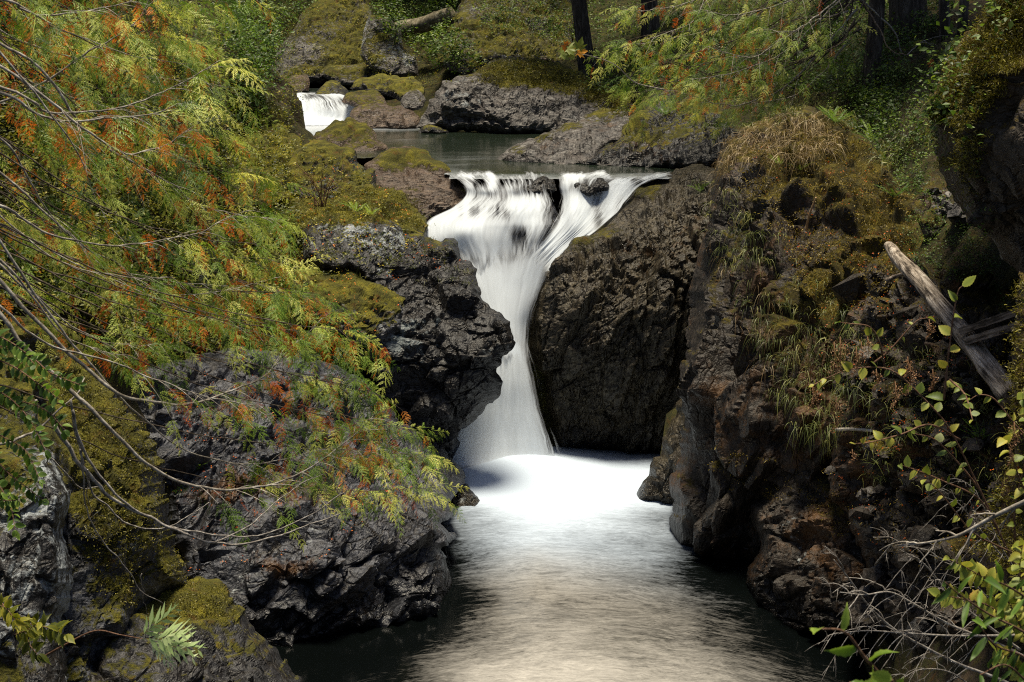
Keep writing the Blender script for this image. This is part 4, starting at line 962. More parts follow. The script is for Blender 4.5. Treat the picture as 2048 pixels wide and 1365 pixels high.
def spray_tpl(seed, n=7, broad=.46):
    """flat cedar spray: an arching twig with alternate small fronds in one plane"""
    r = random.Random(seed + 50); V = []; F = []; c = 0
    sub = [frond_tpl(seed * 5 + k, 7, False, .30) for k in range(2)]
    for i in range(n):
        t = (i + .5 + r.uniform(-.2, .2)) / n
        p = np.array([t, .05 * math.sin(t * 4 + seed), -.34 * t * t])
        for sgn in (1, -1):
            if r.random() < .12: continue
            L = broad * (1.0 - .68 * t) * r.uniform(.65, 1.15) * (.7 if t < .2 else 1)
            a = R_(r.uniform(42, 62)) * sgn
            d = np.array([[math.cos(a), math.sin(a), -.12 - .35 * t]])
            v, f = inst(*sub[i % 2], frames(d, np.array([[.2, .15 * sgn, 1.]])), p[None], np.array([L]))
            V.append(v); F.append(f + c); c += len(v)
    v, f = inst(*sub[0], frames(np.array([[.8, 0, -.55]]), np.array([[0, 0, 1.]])), np.array([[.9, 0, -.28]]), np.array([.24]))
    V.append(v); F.append(f + c); c += len(v)
    for a, b in ((0, .5), (.45, .95)):
        v, f = diamond(np.array([a, .05 * math.sin(a * 4 + seed), -.34 * a * a]), np.array([b - a, .0, -.34 * (b * b - a * a)]), .012, np.array([0, 0, 1.]))
        V.append(v); F.append(f + c); c += len(v)
    return np.vstack(V), np.vstack(F)


FR = [spray_tpl(s) for s in range(5)]
FR_lo = [frond_tpl(s, 8, False) for s in range(3)]


def leaf_tpl(pts, fold=.25, droop=.15):
    """leaf blade from half-outline points (x, half width); folded along its midrib"""
    p = np.array(pts, float); n = len(p)
    m = np.stack([p[:, 0], 0 * p[:, 0], -droop * p[:, 0] ** 2], 1)
    a = np.stack([p[:, 0], p[:, 1], -droop * p[:, 0] ** 2 + fold * p[:, 1]], 1); b = a * (1, -1, 1)
    V = np.vstack([m, a, b]); F = []
    for i in range(n - 1):
        F += [[i, i + 1, n + i + 1, n + i], [i, 2 * n + i, 2 * n + i + 1, i + 1]]
    return V, tri(np.array(F))


OVAL = leaf_tpl([(0, 0), (.2, .2), (.5, .30), (.8, .18), (1, 0)])
OVAL_lo = (np.array([[0, 0, 0], [.45, .28, .05], [1, 0, -.1], [.45, -.28, .05]]), np.array([[0, 1, 2], [0, 2, 3]]))
TOOTH = leaf_tpl([(0, 0), (.06, .20), (.14, .24), (.17, .32), (.29, .32), (.32, .40), (.45, .36), (.49, .40), (.62, .30), (.66, .32), (.78, .19), (.82, .2), (.92, .08), (1, 0)], .3, .2)
NARROW = leaf_tpl([(0, 0), (.15, .09), (.4, .14), (.7, .11), (1, 0)], .35, .3)
POINTED = leaf_tpl([(0, 0), (.12, .15), (.22, .17), (.26, .22), (.42, .20), (.46, .23), (.62, .15), (.66, .17), (.82, .06), (1, 0)], .25, .25)


def maple_tpl():
    ang = [-130, -100, -75, -62, -48, -36, -22, -14, 0, 14, 22, 36, 48, 62, 75, 100, 130]
    rad = [.45, .28, .62, .5, .86, .46, .66, .72, 1.05, .72, .66, .46, .86, .5, .62, .28, .45]
    V = [[0, 0, 0]] + [[r * math.cos(R_(a)), r * math.sin(R_(a)), -.12 * r * r + .08 * abs(math.sin(R_(a) * 3))] for a, r in zip(ang, rad)]
    F = [[0, i, i + 1] for i in range(1, len(ang))]
    return np.array(V), np.array(F)


MAPLE = maple_tpl()
CURLY = (OVAL, TOOTH, NARROW, POINTED)


def put(bag, tpl, o, d, up, s, tint):
    o = np.asarray(o, float)
    M = frames(np.asarray(d, float), np.asarray(up, float)); n = len(tpl[0]); off = np.zeros(n)
    if any(tpl is q for q in CURLY):
        M[:, :, 2] *= rng.uniform(-.4, 2.4, (len(o), 1)); M[:, :, 1] *= rng.uniform(.7, 1.1, (len(o), 1))
        off[:n // 3] = -.16; off[n // 3:] = .10; off[n // 3 - 1::n // 3] += .12
    V, F = inst(tpl[0], tpl[1], M, o, s)
    bag.add(V, F, np.clip(np.repeat(np.asarray(tint, float), n) + np.tile(off, len(o)), 0, 1))


def rv(n, s=1.): return rng.normal(0, s, (n, 3))


# ------------------------------------------------------------------ cedar limbs
def limb(root, path, r0, tree_seed, frond=.32, dens=1., dead=.18, t0=.25, bark=None, tpls=None, deadspots=(), twig=.8, label=None, droop=.4):
    """a branch with twigs (one mesh) carrying green and dead sprays"""
    p = cr(path, 9); n = len(p)
    p = p + np.stack([fbm(p * 3.1, 3, tree_seed + 5 * c) for c in range(3)], 1) * .035 * (frond * 2.5)
    L = np.concatenate([[0], np.cumsum(np.linalg.norm(np.diff(p, axis=0), axis=1))]); tot = L[-1]
    b = Bag(); rad = r0 * (1 - .8 * np.linspace(0, 1, n))
    b.add(*tube(p, rad, 6))
    T = np.gradient(p, axis=0); T /= np.linalg.norm(T, axis=1)[:, None]
    gr, de = [], []
    nt = int(tot * 5.0 * dens) + 3
    for k in range(nt):
        t = t0 + (1 - t0) * ((k + rng.random()) / nt)
        c = np.array([np.interp(t * tot, L, p[:, j]) for j in range(3)]); tg = np.array([np.interp(t * tot, L, T[:, j]) for j in range(3)])
        side = np.cross(tg, (0, 0, 1)); side /= np.linalg.norm(side) + 1e-9
        sg = 1 if k % 2 else -1
        d = tg * rng.uniform(.5, 1.0) + side * sg * rng.uniform(.5, 1.) + np.array([0, 0, rng.uniform(-.3, .15)]) + rv(1, .15)[0]
        d /= np.linalg.norm(d)
        ln = twig * rng.uniform(.35, 1) * (1.15 - .6 * t)
        tt = np.linspace(0, 1, 5)[:, None]
        tw = c + d * ln * tt + np.array([0, 0, -.28 * ln]) * tt ** 2
        b.add(*tube(tw, np.linspace(r0 * .28, r0 * .08, 5), 3, False))
        isdead = rng.random() < dead
        far_ = tpls is not None
        m = max(2, int(ln / frond * (4.2 if far_ else 1.5)))
        for q in range(m):
            u = (q + 1) / m
            o = c + d * ln * u + np.array([0, 0, -.28 * ln]) * u * u
            sgq = 1 if q % 2 else -1
            dd = d * rng.uniform(.5, 1) + np.cross(d, (0, 0, 1)) * sgq * rng.uniform(.1, .8) + np.array([.12, -.06, -droop * rng.uniform(.1, 1.2)]) + rv(1, .12)[0]
            x_ = isdead and rng.random() < .6 or rng.random() < dead * .3
            if x_: dd = dd * .5 + np.array([0, 0, -rng.uniform(.3, .9)])
            (de if x_ else gr).append((o, dd, frond * rng.uniform(.55, 1.2) * (.62 if x_ else 1)))
    # tip
    for q in range(3):
        gr.append((p[-1] - T[-1] * .12 * q, T[-1] + rv(1, .3)[0] + np.array([0, 0, -.2]), frond * rng.uniform(.8, 1.2)))
    o = b.build('branch', bark or B_pale, root)
    if label: o['label'] = label
    WORLD[o.name] = WORLD[root.name]
    for lst, mt, nm in ((gr, L_cedar, 'foliage'), (de, L_dead, 'dead_foliage')):
        if not lst: continue
        bag = Bag(); tp_ = tpls or FR
        O = np.array([q[0] for q in lst]); D = np.array([q[1] for q in lst]); S = np.array([q[2] for q in lst])
        up = np.array([.1, -.5, .9]) + rv(len(O), .3)
        D /= np.linalg.norm(D, axis=1)[:, None]
        w_ = rng.integers(0, len(tp_), len(O))
        base = rng.uniform(.34, .70)
        for q in range(len(tp_)):
            k = w_ == q
            if k.any():
                V, F = inst(tp_[q][0], tp_[q][1], frames(D[k], up[k]), O[k], S[k])
                tx = np.tile(tp_[q][0][:, 0], k.sum())
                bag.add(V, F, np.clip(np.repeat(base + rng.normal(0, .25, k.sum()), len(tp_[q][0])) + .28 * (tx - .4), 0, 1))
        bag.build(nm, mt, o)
    return o


def ppath(pts, Y0, Y1):
    pts = np.array(pts, float); t = np.linspace(0, 1, len(pts))
    return P(pts[:, 0], pts[:, 1], Y0 + (Y1 - Y0) * t)


def cedar(x, y, Y, top, r, label, cat='cedar tree', bark=B_fir):
    b = P(x, y, Y); e = empty('cedar_tree', b, label, cat)
    pt = np.array([b + (0, 0, -.5), b + (.1, 0, top * .4), b + (0, .1, top)])
    V, F = tube(cr(pt, 6), np.linspace(r, r * .35, 13), 9, jit=.2, seed=int(x) & 255)
    addmesh('trunk', V, F, bark, e)
    return e


cA = cedar(-560, 760, 14.5, 9, .26, 'cedar whose high boughs fill the top left corner with green and orange sprays')
cB = cedar(-430, 900, 12.5, 7, .22, 'cedar whose long pale boughs sag over the mossy buttress and grey shelf')
A = [([(-260, -60), (10, 3), (41, 21), (85, 31), (137, 27), (191, 17), (256, 3), (330, -30)], 14, 14.6, 14, .5), ([(-300, 60), (0, 186), (68, 226), (144, 243), (239, 236), (297, 229), (350, 212)], 13, 13.4, 14, .5),
     ([(-300, 60), (34, 185), (85, 219), (147, 227), (239, 219), (308, 195), (376, 160), (440, 120)], 13.5, 14.5, 14, .4), ([(-200, 20), (60, 170), (171, 263), (212, 291), (257, 306), (298, 304), (332, 291), (390, 250)], 13, 13.6, 13, .5),
     ([(-200, 280), (40, 190), (154, 120), (205, 92), (246, 65), (291, 10), (320, -60)], 14.6, 15, 13, .3), ([(-200, 0), (60, 120), (171, 263), (287, 335), (342, 369), (397, 404), (470, 430), (560, 440)], 13.8, 15, 14, .55)]
for pts, y0, y1, w_, t0 in A:
    limb(cA, ppath(pts, y0, y1), w_ * .5 * 14 / 2844 * .5, 1, t0=t0, dead=.45, frond=.42, dens=1.)
R2 = random.Random(3)
for k in range(30):
    ex, ey = R2.choice([(520, 20), (470, -20), (520, 120), (480, 170), (470, 225), (470, 260), (575, 320), (555, 390), (460, 320), (400, 100), (360, 40), (300, 130), (420, 210), (330, 330), (240, 150), (180, 60), (120, 20), (440, 60)])
    ex += R2.uniform(-50, 15); ey += R2.uniform(-45, 45)
    sy = ey - R2.uniform(120, 420); L = max(R2.uniform(380, 620), ex + 90); vis = R2.uniform(380, 640)
    sx = ex - L
    sg = R2.uniform(20, 80)
    pts = [(sx + (ex - sx) * t, sy + (ey - sy) * t + sg * math.sin(math.pi * t)) for t in (0, .2, .4, .6, .8, .93, 1)]
    d = R2.uniform(14, 18)
    limb(cA, ppath(pts, d, d + R2.uniform(-.3, 1.5)), .009, k, dead=R2.choice([.15, .3, .5, .75]), t0=max(.1, 1 - vis / L), frond=.44, dens=.65, bark=R2.choice([B_pale, B_dark, B_dark, B_dark]))
for k in range(14):
    ex = R2.uniform(60, 300); ey = R2.uniform(230, 650); L = max(R2.uniform(260, 420), ex + 90); sx = ex - L; sy = ey - R2.uniform(90, 240); sg = R2.uniform(15, 50)
    d = R2.uniform(13, 15.5)
    limb(cB, ppath([(sx + (ex - sx) * t, sy + (ey - sy) * t + sg * math.sin(math.pi * t)) for t in (0, .2, .4, .6, .8, .93, 1)], d, d + R2.uniform(0, 1)), .009, k, dead=R2.choice([.2, .4, .6]), t0=.3, frond=.40, bark=B_dark, dens=.8)
Bl = [([(-200, 330), (0, 410), (44, 438), (103, 470), (154, 482), (222, 491), (291, 487), (376, 470), (424, 453), (500, 420)], 12, 13, 14, .55), ([(-160, 200), (-40, 310), (40, 380), (120, 450), (154, 481), (191, 508), (239, 525), (274, 563), (325, 587), (393, 590), (470, 580), (590, 545)], 12.6, 13.6, 13, .45),
      ([(-80, 450), (14, 532), (68, 597), (113, 659), (154, 686), (191, 700), (260, 715)], 11.5, 12, 12, .7), ([(-100, 520), (0, 611), (51, 662), (103, 693), (154, 707), (236, 730), (291, 754), (376, 785), (445, 802), (520, 812)], 11, 12, 13, .6),
      ([(-60, 470), (31, 559), (85, 600), (137, 645), (178, 672), (219, 689), (330, 690)], 11.8, 12.4, 12, .6), ([(-60, 500), (120, 690), (239, 789), (291, 804), (342, 809), (393, 807), (434, 795), (479, 775), (530, 748), (564, 713), (640, 640)], 11.6, 12.6, 17, .62),
      ([(-160, 250), (0, 480), (113, 650), (209, 761), (274, 830), (342, 884), (410, 915), (520, 930), (640, 900), (760, 905)], 11.4, 12.6, 13, .72), ([(-150, 430), (60, 700), (200, 830), (272, 910), (321, 944), (370, 967), (434, 980), (491, 978), (547, 969), (604, 944), (660, 910), (698, 880), (750, 830)], 11, 12.2, 18, .62),
      ([(-140, 180), (0, 277), (44, 339), (75, 387), (113, 441), (190, 520)], 12, 12.6, 12, .7), ([(-120, -30), (20, 130), (113, 239), (150, 291), (174, 342), (191, 393), (230, 470)], 12.4, 13, 10, .6)]
for pts, y0, y1, w_, t0 in Bl:
    limb(cB, ppath(pts, y0, y1), w_ * .5 * 12 / 2844 * .5, 2, t0=t0, dead=.45, frond=.32, dens=.9, twig=.6)
for k, (ex, ey) in enumerate([(600, 520), (590, 580), (680, 620), (690, 660), (740, 690), (735, 760), (780, 800), (770, 850), (870, 862), (850, 900), (855, 985), (600, 700), (520, 640), (450, 560), (520, 480), (400, 640), (350, 560), (330, 680), (640, 590), (560, 660)]):
    ex += R2.uniform(-20, 4); ey += R2.uniform(-12, 12)
    L = max(R2.uniform(330, 560), ex + 90); sx = ex - L; sy = ey - R2.uniform(160, 380); sg = R2.uniform(30, 85)
    pts = [(sx + (ex - sx) * t, sy + (ey - sy) * t + sg * math.sin(math.pi * t)) for t in (0, .2, .4, .6, .8, .93, 1)]
    d = R2.uniform(11.5, 14.5)
    limb(cB, ppath(pts, d, d + R2.uniform(0, 1)), .009, k, dead=R2.choice([.2, .35, .5, .7]), t0=max(.3, 1 - R2.uniform(150, 300) / L), frond=.33, bark=R2.choice([B_pale, B_dark, B_dark]), dens=.75, twig=.6)

# bare whips hanging in the lower left
wh = empty('bare_branches', P(60, 860, 11), 'bare pale leafless whips crossing in front of the mossy buttress', 'dead branches')
for pts, w_ in [([(109, 850), (151, 918), (189, 963), (226, 997), (283, 1027), (359, 1061), (415, 1084), (472, 1090), (528, 1080), (585, 1061), (679, 1027)], 13), ([(-30, 893), (0, 890), (49, 874), (94, 846), (150, 790), (170, 755)], 11), ([(75, 800), (75, 857), (94, 907), (128, 944), (162, 975), (196, 975)], 8), ([(160, 900), (166, 960), (170, 993), (181, 1042), (219, 1095), (257, 1144), (283, 1182), (328, 1207)], 6),
                ([(140, 800), (160, 900), (181, 978), (211, 1008), (245, 1042), (294, 1057), (340, 1050), (377, 1035), (419, 1005)], 7), ([(145, 820), (170, 910), (230, 985), (300, 1035), (400, 1066), (500, 1072), (600, 1040), (690, 985)], 9), ([(175, 940), (176, 1000), (190, 1050)], 4), ([(283, 1150), (288, 1200), (300, 1235)], 3), ([(20, 905), (60, 920), (110, 908)], 3), ([(430, 1086), (500, 1050), (560, 1000), (640, 950)], 5)]:
    p = cr(ppath(pts, 10.6, 11.4), 8); p = p + np.stack([fbm(p * 6.3, 3, 5 + 3 * c) for c in range(3)], 1) * .022
    V, F = tube(p, np.linspace(w_ * .36, w_ * .12, len(p)) * 11 / 2844, 5)
    addmesh('branch', V, F, B_twig, wh, attrs={'tint': np.zeros(len(V))})

# ------------------------------------------------------------------ cedar on the right bank
cC = cedar(1735, 250, 47, 12, .34, 'cedar on the right bank spreading drooping green and rusty boughs over the ridge')
RL = [([(1740, -60), (1640, 40), (1560, 110), (1450, 150), (1380, 160)], .5), ([(1720, 40), (1640, 120), (1560, 180), (1470, 195), (1380, 190), (1290, 165)], .35), ([(1700, 60), (1600, 130), (1500, 165), (1420, 150), (1340, 120), (1250, 80)], .3),
      ([(1690, 90), (1640, 150), (1580, 195), (1500, 205), (1430, 195)], .4), ([(1720, -120), (1600, -20), (1500, 30), (1400, 60), (1300, 70), (1210, 100)], .25), ([(1720, -60), (1560, 40), (1440, 90), (1330, 120), (1250, 150)], .25), ([(1720, -160), (1560, -60), (1420, -10), (1320, 20), (1240, 20)], .2),
      ([(1700, 0), (1640, 60), (1560, 90), (1480, 100), (1390, 90)], .3), ([(1690, 20), (1620, 90), (1540, 140), (1440, 170), (1330, 180), (1260, 185)], .3), ([(1715, -100), (1660, -30), (1560, 10), (1470, 30), (1400, 20)], .25), ([(1720, 0), (1760, 60), (1780, 100), (1830, 110), (1900, 85)], .7), ([(1720, -60), (1690, 60), (1640, 100), (1580, 130), (1520, 120)], .3),
      ([(1720, -40), (1650, 20), (1590, 60), (1530, 60)], .2), ([(1735, -90), (1560, -60), (1450, -20), (1370, 50), (1300, 110)], .2)]
for k, (pts, t0) in enumerate(RL * 2):
    j = 0 if k < len(RL) else 1
    pts = [(x + j * R2.uniform(-30, 30), y + j * R2.uniform(-30, 24)) for x, y in pts]
    limb(cC, ppath(pts, 46.5, 46 + R2.uniform(-2, 3)), .035, k, frond=.62, dens=.5, dead=R2.choice([.1, .2, .4]), t0=t0, bark=B_pale if k % 3 == 0 else B_dark, twig=1.8)

# ------------------------------------------------------------------ firs behind: trunks seen, crowns above the frame
def fir(xb, yb, Y, xt, h, r, label, crown0=.35, bark=B_fir, seed=0):
    b = P(xb, yb, Y); e = empty('fir_tree', b, label, 'fir tree', 'firs on the far bank')
    lean = (P(xt, -60, Y) - b); lean = lean / lean[2] * h
    p = cr([b + (0, 0, -.6), b + lean * .3, b + lean * .65, b + lean], 8)
    fl = np.linspace(0, 1, len(p))
    V, F = tube(p, r * (1 - .85 * fl) + r * .5 * np.exp(-fl * 30), 10, jit=.12, seed=seed)
    addmesh('trunk', V, F, bark, e)
    r_ = np.random.default_rng(seed)
    bag = Bag(); n = int(h * 5.5)
    t = crown0 + (1 - crown0) * r_.random(n); a = r_.random(n) * 6.283
    L = (1.05 - t) * h * .24 * r_.uniform(.6, 1.1, n) + .4
    for q in range(n):
        c = b + lean * t[q]; d = np.array([math.cos(a[q]), math.sin(a[q]), -.22])
        m = int(6 + L[q] * 5); u = r_.uniform(.1, 1, m)
        o = c + d * (L[q] * u)[:, None] + np.array([0, 0, -.12 * L[q]]) * (u ** 2)[:, None]
        dd = d + r_.normal(0, .5, (m, 3)) + (0, 0, -.2)
        put(bag, OVAL_lo, o, dd, np.array([0, 0, 1.]) + r_.normal(0, .3, (m, 3)), r_.uniform(.5, 1.0, m), r_.random(m))
    bag.build('crown', L_fir, e)
    return e


for k, (xb, yb, Y, xt, h, r, lb_) in enumerate([(1182, 168, 75, 1150, 30, .46, 'leaning fir with a pale lit edge standing on the mossy outcrop'), (1304, 75, 74, 1296, 32, .42, 'straight dark fir to the right of the leaning one'), (1062, 22, 92, 1066, 28, .24, 'slim fir on the mossy knoll above the outcrop'),
                                                (1820, 85, 52, 1815, 30, .62, 'thick shaded fir at the head of the right gully'), (1893, 62, 48, 1888, 26, .16, 'thin fir stem between the thick shaded fir and the leaning wall'), (1925, 60, 46, 1932, 26, .14, 'second thin fir stem beside the leaning wall'),
                                                (1655, 40, 62, 1650, 26, .22, 'dim fir stem behind the right bank cedar'), (905, 30, 100, 900, 30, .3, 'fir standing in the shade beyond the fallen log'), (700, 0, 104, 690, 30, .35, 'fir standing in the shade above the far mossy cliff'), (560, 20, 98, 540, 30, .35, 'fir standing in the shade behind the left bank')]):
    fir(xb, yb, Y, xt, h, r, lb_, crown0=.38, seed=k + 1)

for k, (X, Y, h, lb_) in enumerate([(-17, 36, 30, 'unseen fir on the left bank, added to block sky light'), (-21, 50, 32, 'unseen fir behind the left bank cedars, added to block sky light'), (-23, 66, 34, 'unseen fir far along the left bank, added to block sky light'), (-3, 112, 36, 'unseen fir added to darken reflections at the valley end, nearest the stream'), (-14, 116, 36, 'unseen fir added to darken reflections at the valley end, left of the stream'), (9, 110, 38, 'unseen fir added to darken reflections at the valley end, right of the stream'), (3, 122, 38, 'unseen fir added to darken reflections at the valley end, behind the others'), (-7, 126, 38, 'unseen fir added to darken reflections at the valley end, above the small cascade')]):
    hh_ = BVH.ray_cast(Vector((X, Y, 90)), Vector((0, 0, -1)), 200)[0]  # unseen firs added to shut out sky light and blacken the pool reflections
    b_ = np.array(hh_); xb, yb = pix(b_[None]); fir(float(xb[0]), float(yb[0]), Y, float(xb[0]), h, .42, lb_, crown0=.18, seed=k + 40)

# ------------------------------------------------------------------ leaf scatter on the ground (ground cover nobody could count)
def region(poly, n):
    poly = np.array(poly, float); lo, hi = poly.min(0), poly.max(0); out = []
    while len(out) < n:
        q = lo + (hi - lo) * rng.random((n * 2, 2))
        out += [tuple(a) for a in q[inside(q, poly)]]
    return out[:n]


def cover(name, poly, n, mat, tpl, size, per=10, spread=.25, lift=(.02, .3), up=.6, tint=(.1, .8), nmin=-1, jx=2.5, stems=False, label=None):
    bag = Bag(); O = []; D = []; U = []; S = []; T = []
    for x, y in region(poly, n):
        h, nn = hit(x, y, rng.uniform(-jx, jx), rng.uniform(-.5, 1.5))
        if h is None or nn[2] < nmin: continue
        c = h + nn * rng.uniform(*lift) + np.array([0, 0, rng.uniform(*lift)])
        m = max(1, int(per * rng.uniform(.5, 1.4))); tb = rng.uniform(*tint)
        ax = rv(1)[0] * (1, 1, .35); ax /= np.linalg.norm(ax)
        t = rng.uniform(-1, 1, m)
        O.append(c + ax * (spread * t)[:, None] + rv(m, spread * .22)); D.append(rv(m) * (1, 1, .5) + nn * .2)
        U.append(np.array([0, 0, up]) + nn * .5 + rv(m, .4)); S.append(rng.uniform(*size, m)); T.append(np.clip(tb + rng.normal(0, .13, m), 0, 1))
    if not O: return
    put(bag, tpl, np.vstack(O), np.vstack(D), np.vstack(U), np.concatenate(S), np.concatenate(T))
    return bag.build(name, mat, kind='stuff', base=(0, 0, 0))


cover('undergrowth', [(-60, -60), (600, -60), (590, 330), (600, 620), (420, 720), (240, 760), (150, 660), (-60, 650)], 7500, L_under, OVAL_lo, (.05, .12), 12, .28, (.02, .55), tint=(.05, .75))
cover('bank_leaves', [(440, -60), (640, -60), (640, 20), (560, 120), (540, 200), (470, 240), (430, 120)], 1300, L_green, OVAL_lo, (.09, .2), 10, .5, (.05, 1.2), tint=(.0, .6))
cover('far_undergrowth', [(740, -60), (960, -60), (900, 60), (960, 140), (880, 140), (790, 100), (740, 30)], 1100, L_far, OVAL_lo, (.10, .24), 10, .5, (.05, .8), tint=(0.1, .75))
cover('forest_undergrowth', [(940, -60), (1940, -60), (1900, 60), (1820, 120), (1800, 250), (1780, 320), (1700, 210), (1500, 190), (1180, 200), (1160, 110), (960, 60)], 5200, L_far, OVAL_lo, (.06, .16), 10, .4, (.02, .4), tint=(0, .7))
cover('rock_plants', [(440, 280), (600, 270), (760, 380), (840, 460), (790, 560), (640, 560), (580, 700), (500, 700), (440, 480)], 480, L_under, OVAL_lo, (.04, .10), 9, .16, (.0, .12), tint=(.2, 1), nmin=.25)
cover('gully_plants', [(1860, 360), (2000, 520), (2020, 640), (1960, 560), (1840, 560), (1800, 460), (1830, 420)], 330, L_far, OVAL_lo, (.025, .06), 10, .14, (0, .12), tint=(0, .6))
cover('slope_plants', [(1600, 120), (1850, 130), (1850, 400), (1800, 420), (1760, 330), (1650, 230)], 480, L_far, OVAL_lo, (.035, .08), 10, .25, (0, .15), tint=(0, .7))
cover('far_plants', [(560, 20), (720, 0), (840, 120), (900, 60), (1150, 40), (1230, 190), (1100, 160), (960, 150), (860, 180), (760, 160), (640, 150), (560, 180)], 900, L_under, OVAL_lo, (.05, .12), 8, .3, (.0, .2), tint=(.1, .8))
cover('gap_plants', [(1780, 150), (1880, 110), (1880, 260), (1850, 400), (1790, 380)], 330, L_far, OVAL_lo, (.04, .09), 10, .25, (0, .15), tint=(0, .75), jx=.6)
cover('leaf_litter', [(560, 300), (740, 330), (860, 470), (960, 520), (800, 560), (800, 660), (700, 690), (600, 600)], 220, L_dead, OVAL_lo, (.03, .07), 4, .15, (.0, .02), tint=(.1, .9), nmin=.45)
cover('shelf_litter', [(300, 760), (640, 730), (860, 900), (880, 960), (640, 1120), (380, 1150), (340, 960)], 420, L_dead, OVAL_lo, (.02, .05), 5, .13, (.0, .015), tint=(0, .8), nmin=.5)
cover('gully_litter', [(1480, 260), (1780, 340), (1860, 640), (2020, 720), (1990, 1100), (1720, 1100), (1650, 900), (1600, 600)], 800, L_dead, OVAL_lo, (.02, .05), 5, .13, (.0, .02), tint=(0, .6), nmin=.35)
# ------------------------------------------------------------------ logs, planks
def log(name, pts, Ys, r0, r1, mat, label, cat, sides=14, seed=0, knots=.25):
    pts = np.array(pts, float); p = cr(P(pts[:, 0], pts[:, 1], np.array(Ys, float)), 14); n = len(p)
    V, F = tube(p, np.linspace(r0, r1, n), sides, True)
    c = np.vstack([np.repeat(p, sides, 0), p[:1], p[-1:]])
    d = V - c; u = np.repeat(np.linspace(0, 1, n), sides); th = np.tile(np.arange(sides) / sides * 6.283, n)
    L = np.linalg.norm(np.diff(p, axis=0), axis=1).sum()
    q = np.stack([np.cos(th) * 2.2, np.sin(th) * 2.2, u * L * .7], 1)
    f = 1 + .35 * fbm(q * 1.6, 4, seed) + knots * np.clip(fbm(np.stack([np.cos(th), np.sin(th), u * L * 1.6], 1) * 1.1, 2, seed + 4), 0, 1)
    f *= sstep(-.02, .03, u) * .7 + .3
    V[:-2] = c[:-2] + d[:-2] * f[:, None]
    return addmesh(name, V, F, mat, None, label, cat)


log('driftwood_log', [(1776, 490), (1800, 520), (1850, 575), (1905, 640), (1960, 710), (2022, 795)], [26.5, 25.6, 24.4, 23.3, 22.3, 21.3], .095, .18, B_log, 'weathered pale driftwood log leaning down across the right gully', 'log', seed=2)
log('fallen_log', [(770, 70), (800, 60), (850, 48), (905, 30)], [86, 85.5, 85, 84], .42, .46, bark_mat('mossy_log_bark', (.05, .045, .025), (.14, .12, .075), (.30, .27, .20), 5, (1, 1, 1), .05), 'thick fallen log bridging two rocks above the far pool', 'log', seed=5, knots=.1)
hp = [hit(x, y)[0][1] - .06 for x, y in ((1675, 866), (1745, 868))]
log('pale_pole', [(1672, 860), (1700, 859), (1748, 862)], [hp[0], (hp[0] + hp[1]) / 2, hp[1]], .035, .03, bark_mat('bleached_wood', (.3, .26, .22), (.5, .46, .40), (.62, .58, .52), 20, (.2, 1, 1), .003), 'short straight bleached pole lying on the mossy gully slope', 'pole', sides=8, knots=0)
log('dead_stick', [(1612, 462), (1618, 432), (1632, 395)], [33.2, 33.0, 32.8], .035, .02, bark_mat('tan_stick', (.25, .15, .07), (.42, .27, .14), (.5, .36, .2), 16, (1, 1, .3), .004), 'upright tan broken stick caught on the face of the headland', 'stick', sides=6, knots=.05, seed=8)
log('grey_branch', [(1772, 562), (1795, 552), (1812, 546)], [26.9, 26.8, 26.6], .05, .03, B_plank, 'short grey stub of wood beside the top of the driftwood log', 'stick', sides=7, seed=9)


def plank(pts, Y0, Y1, w, t, label):
    a, b = P(*pts[0], Y0), P(*pts[1], Y1); d = b - a; L = np.linalg.norm(d); d /= L
    n = 14; u = np.linspace(0, 1, n)
    up = np.array([0, -.35, 1.]); up -= (up @ d) * d; up /= np.linalg.norm(up); s = np.cross(d, up)
    r_ = np.random.default_rng(int(pts[0][0])); V = []
    for k in range(n):
        c = a + d * L * u[k]; ww = w * (1 + .06 * r_.normal()); tt = t * (1 + .08 * r_.normal())
        V += [c + up * ww / 2 - s * tt / 2, c + up * ww / 2 + s * tt / 2, c - up * ww / 2 + s * tt / 2, c - up * ww / 2 - s * tt / 2]
    V = np.array(V); F = []
    for k in range(n - 1):
        for j in range(4): F.append([4 * k + j, 4 * k + (j + 1) % 4, 4 * k + 4 + (j + 1) % 4, 4 * k + 4 + j])
    F += [[0, 3, 2, 1], [4 * n - 4, 4 * n - 3, 4 * n - 2, 4 * n - 1]]
    return addmesh('plank', V, np.array(F), B_plank, None, label, 'plank', smooth=False)


plank([(1925, 662), (2042, 622)], 22.6, 21.4, .11, .15, 'upper grey plank wedged between the log and the right pillar')
plank([(1935, 682), (2046, 648)], 22.5, 21.3, .12, .15, 'lower grey plank lying under the other plank by the right pillar')

# ------------------------------------------------------------------ grass, moss fibres
def blades(bag, O, D, L, W, droop, T, seg=4):
    K = len(O); t = np.linspace(0, 1, seg + 1)
    D = D / np.linalg.norm(D, axis=1)[:, None]
    C = O[:, None] + D[:, None] * (L[:, None] * t)[..., None] + np.array([0, 0, -1.]) * (droop[:, None] * L[:, None] * t ** 2)[..., None]
    s = np.cross(D, rng.normal(0, 1, (K, 3))); s /= np.linalg.norm(s, axis=1)[:, None] + 1e-9
    wd = W[:, None] * (1 - t ** 2 * .95)
    V = np.stack([C - s[:, None] * wd[..., None], C + s[:, None] * wd[..., None]], 2).reshape(K, -1, 3)
    b = np.arange(seg) * 2; f = np.concatenate([np.stack([b, b + 1, b + 3], 1), np.stack([b, b + 3, b + 2], 1)])
    F = (f[None] + (np.arange(K) * V.shape[1])[:, None, None]).reshape(-1, 3)
    bag.add(V.reshape(-1, 3), F, np.repeat(T, V.shape[1]))


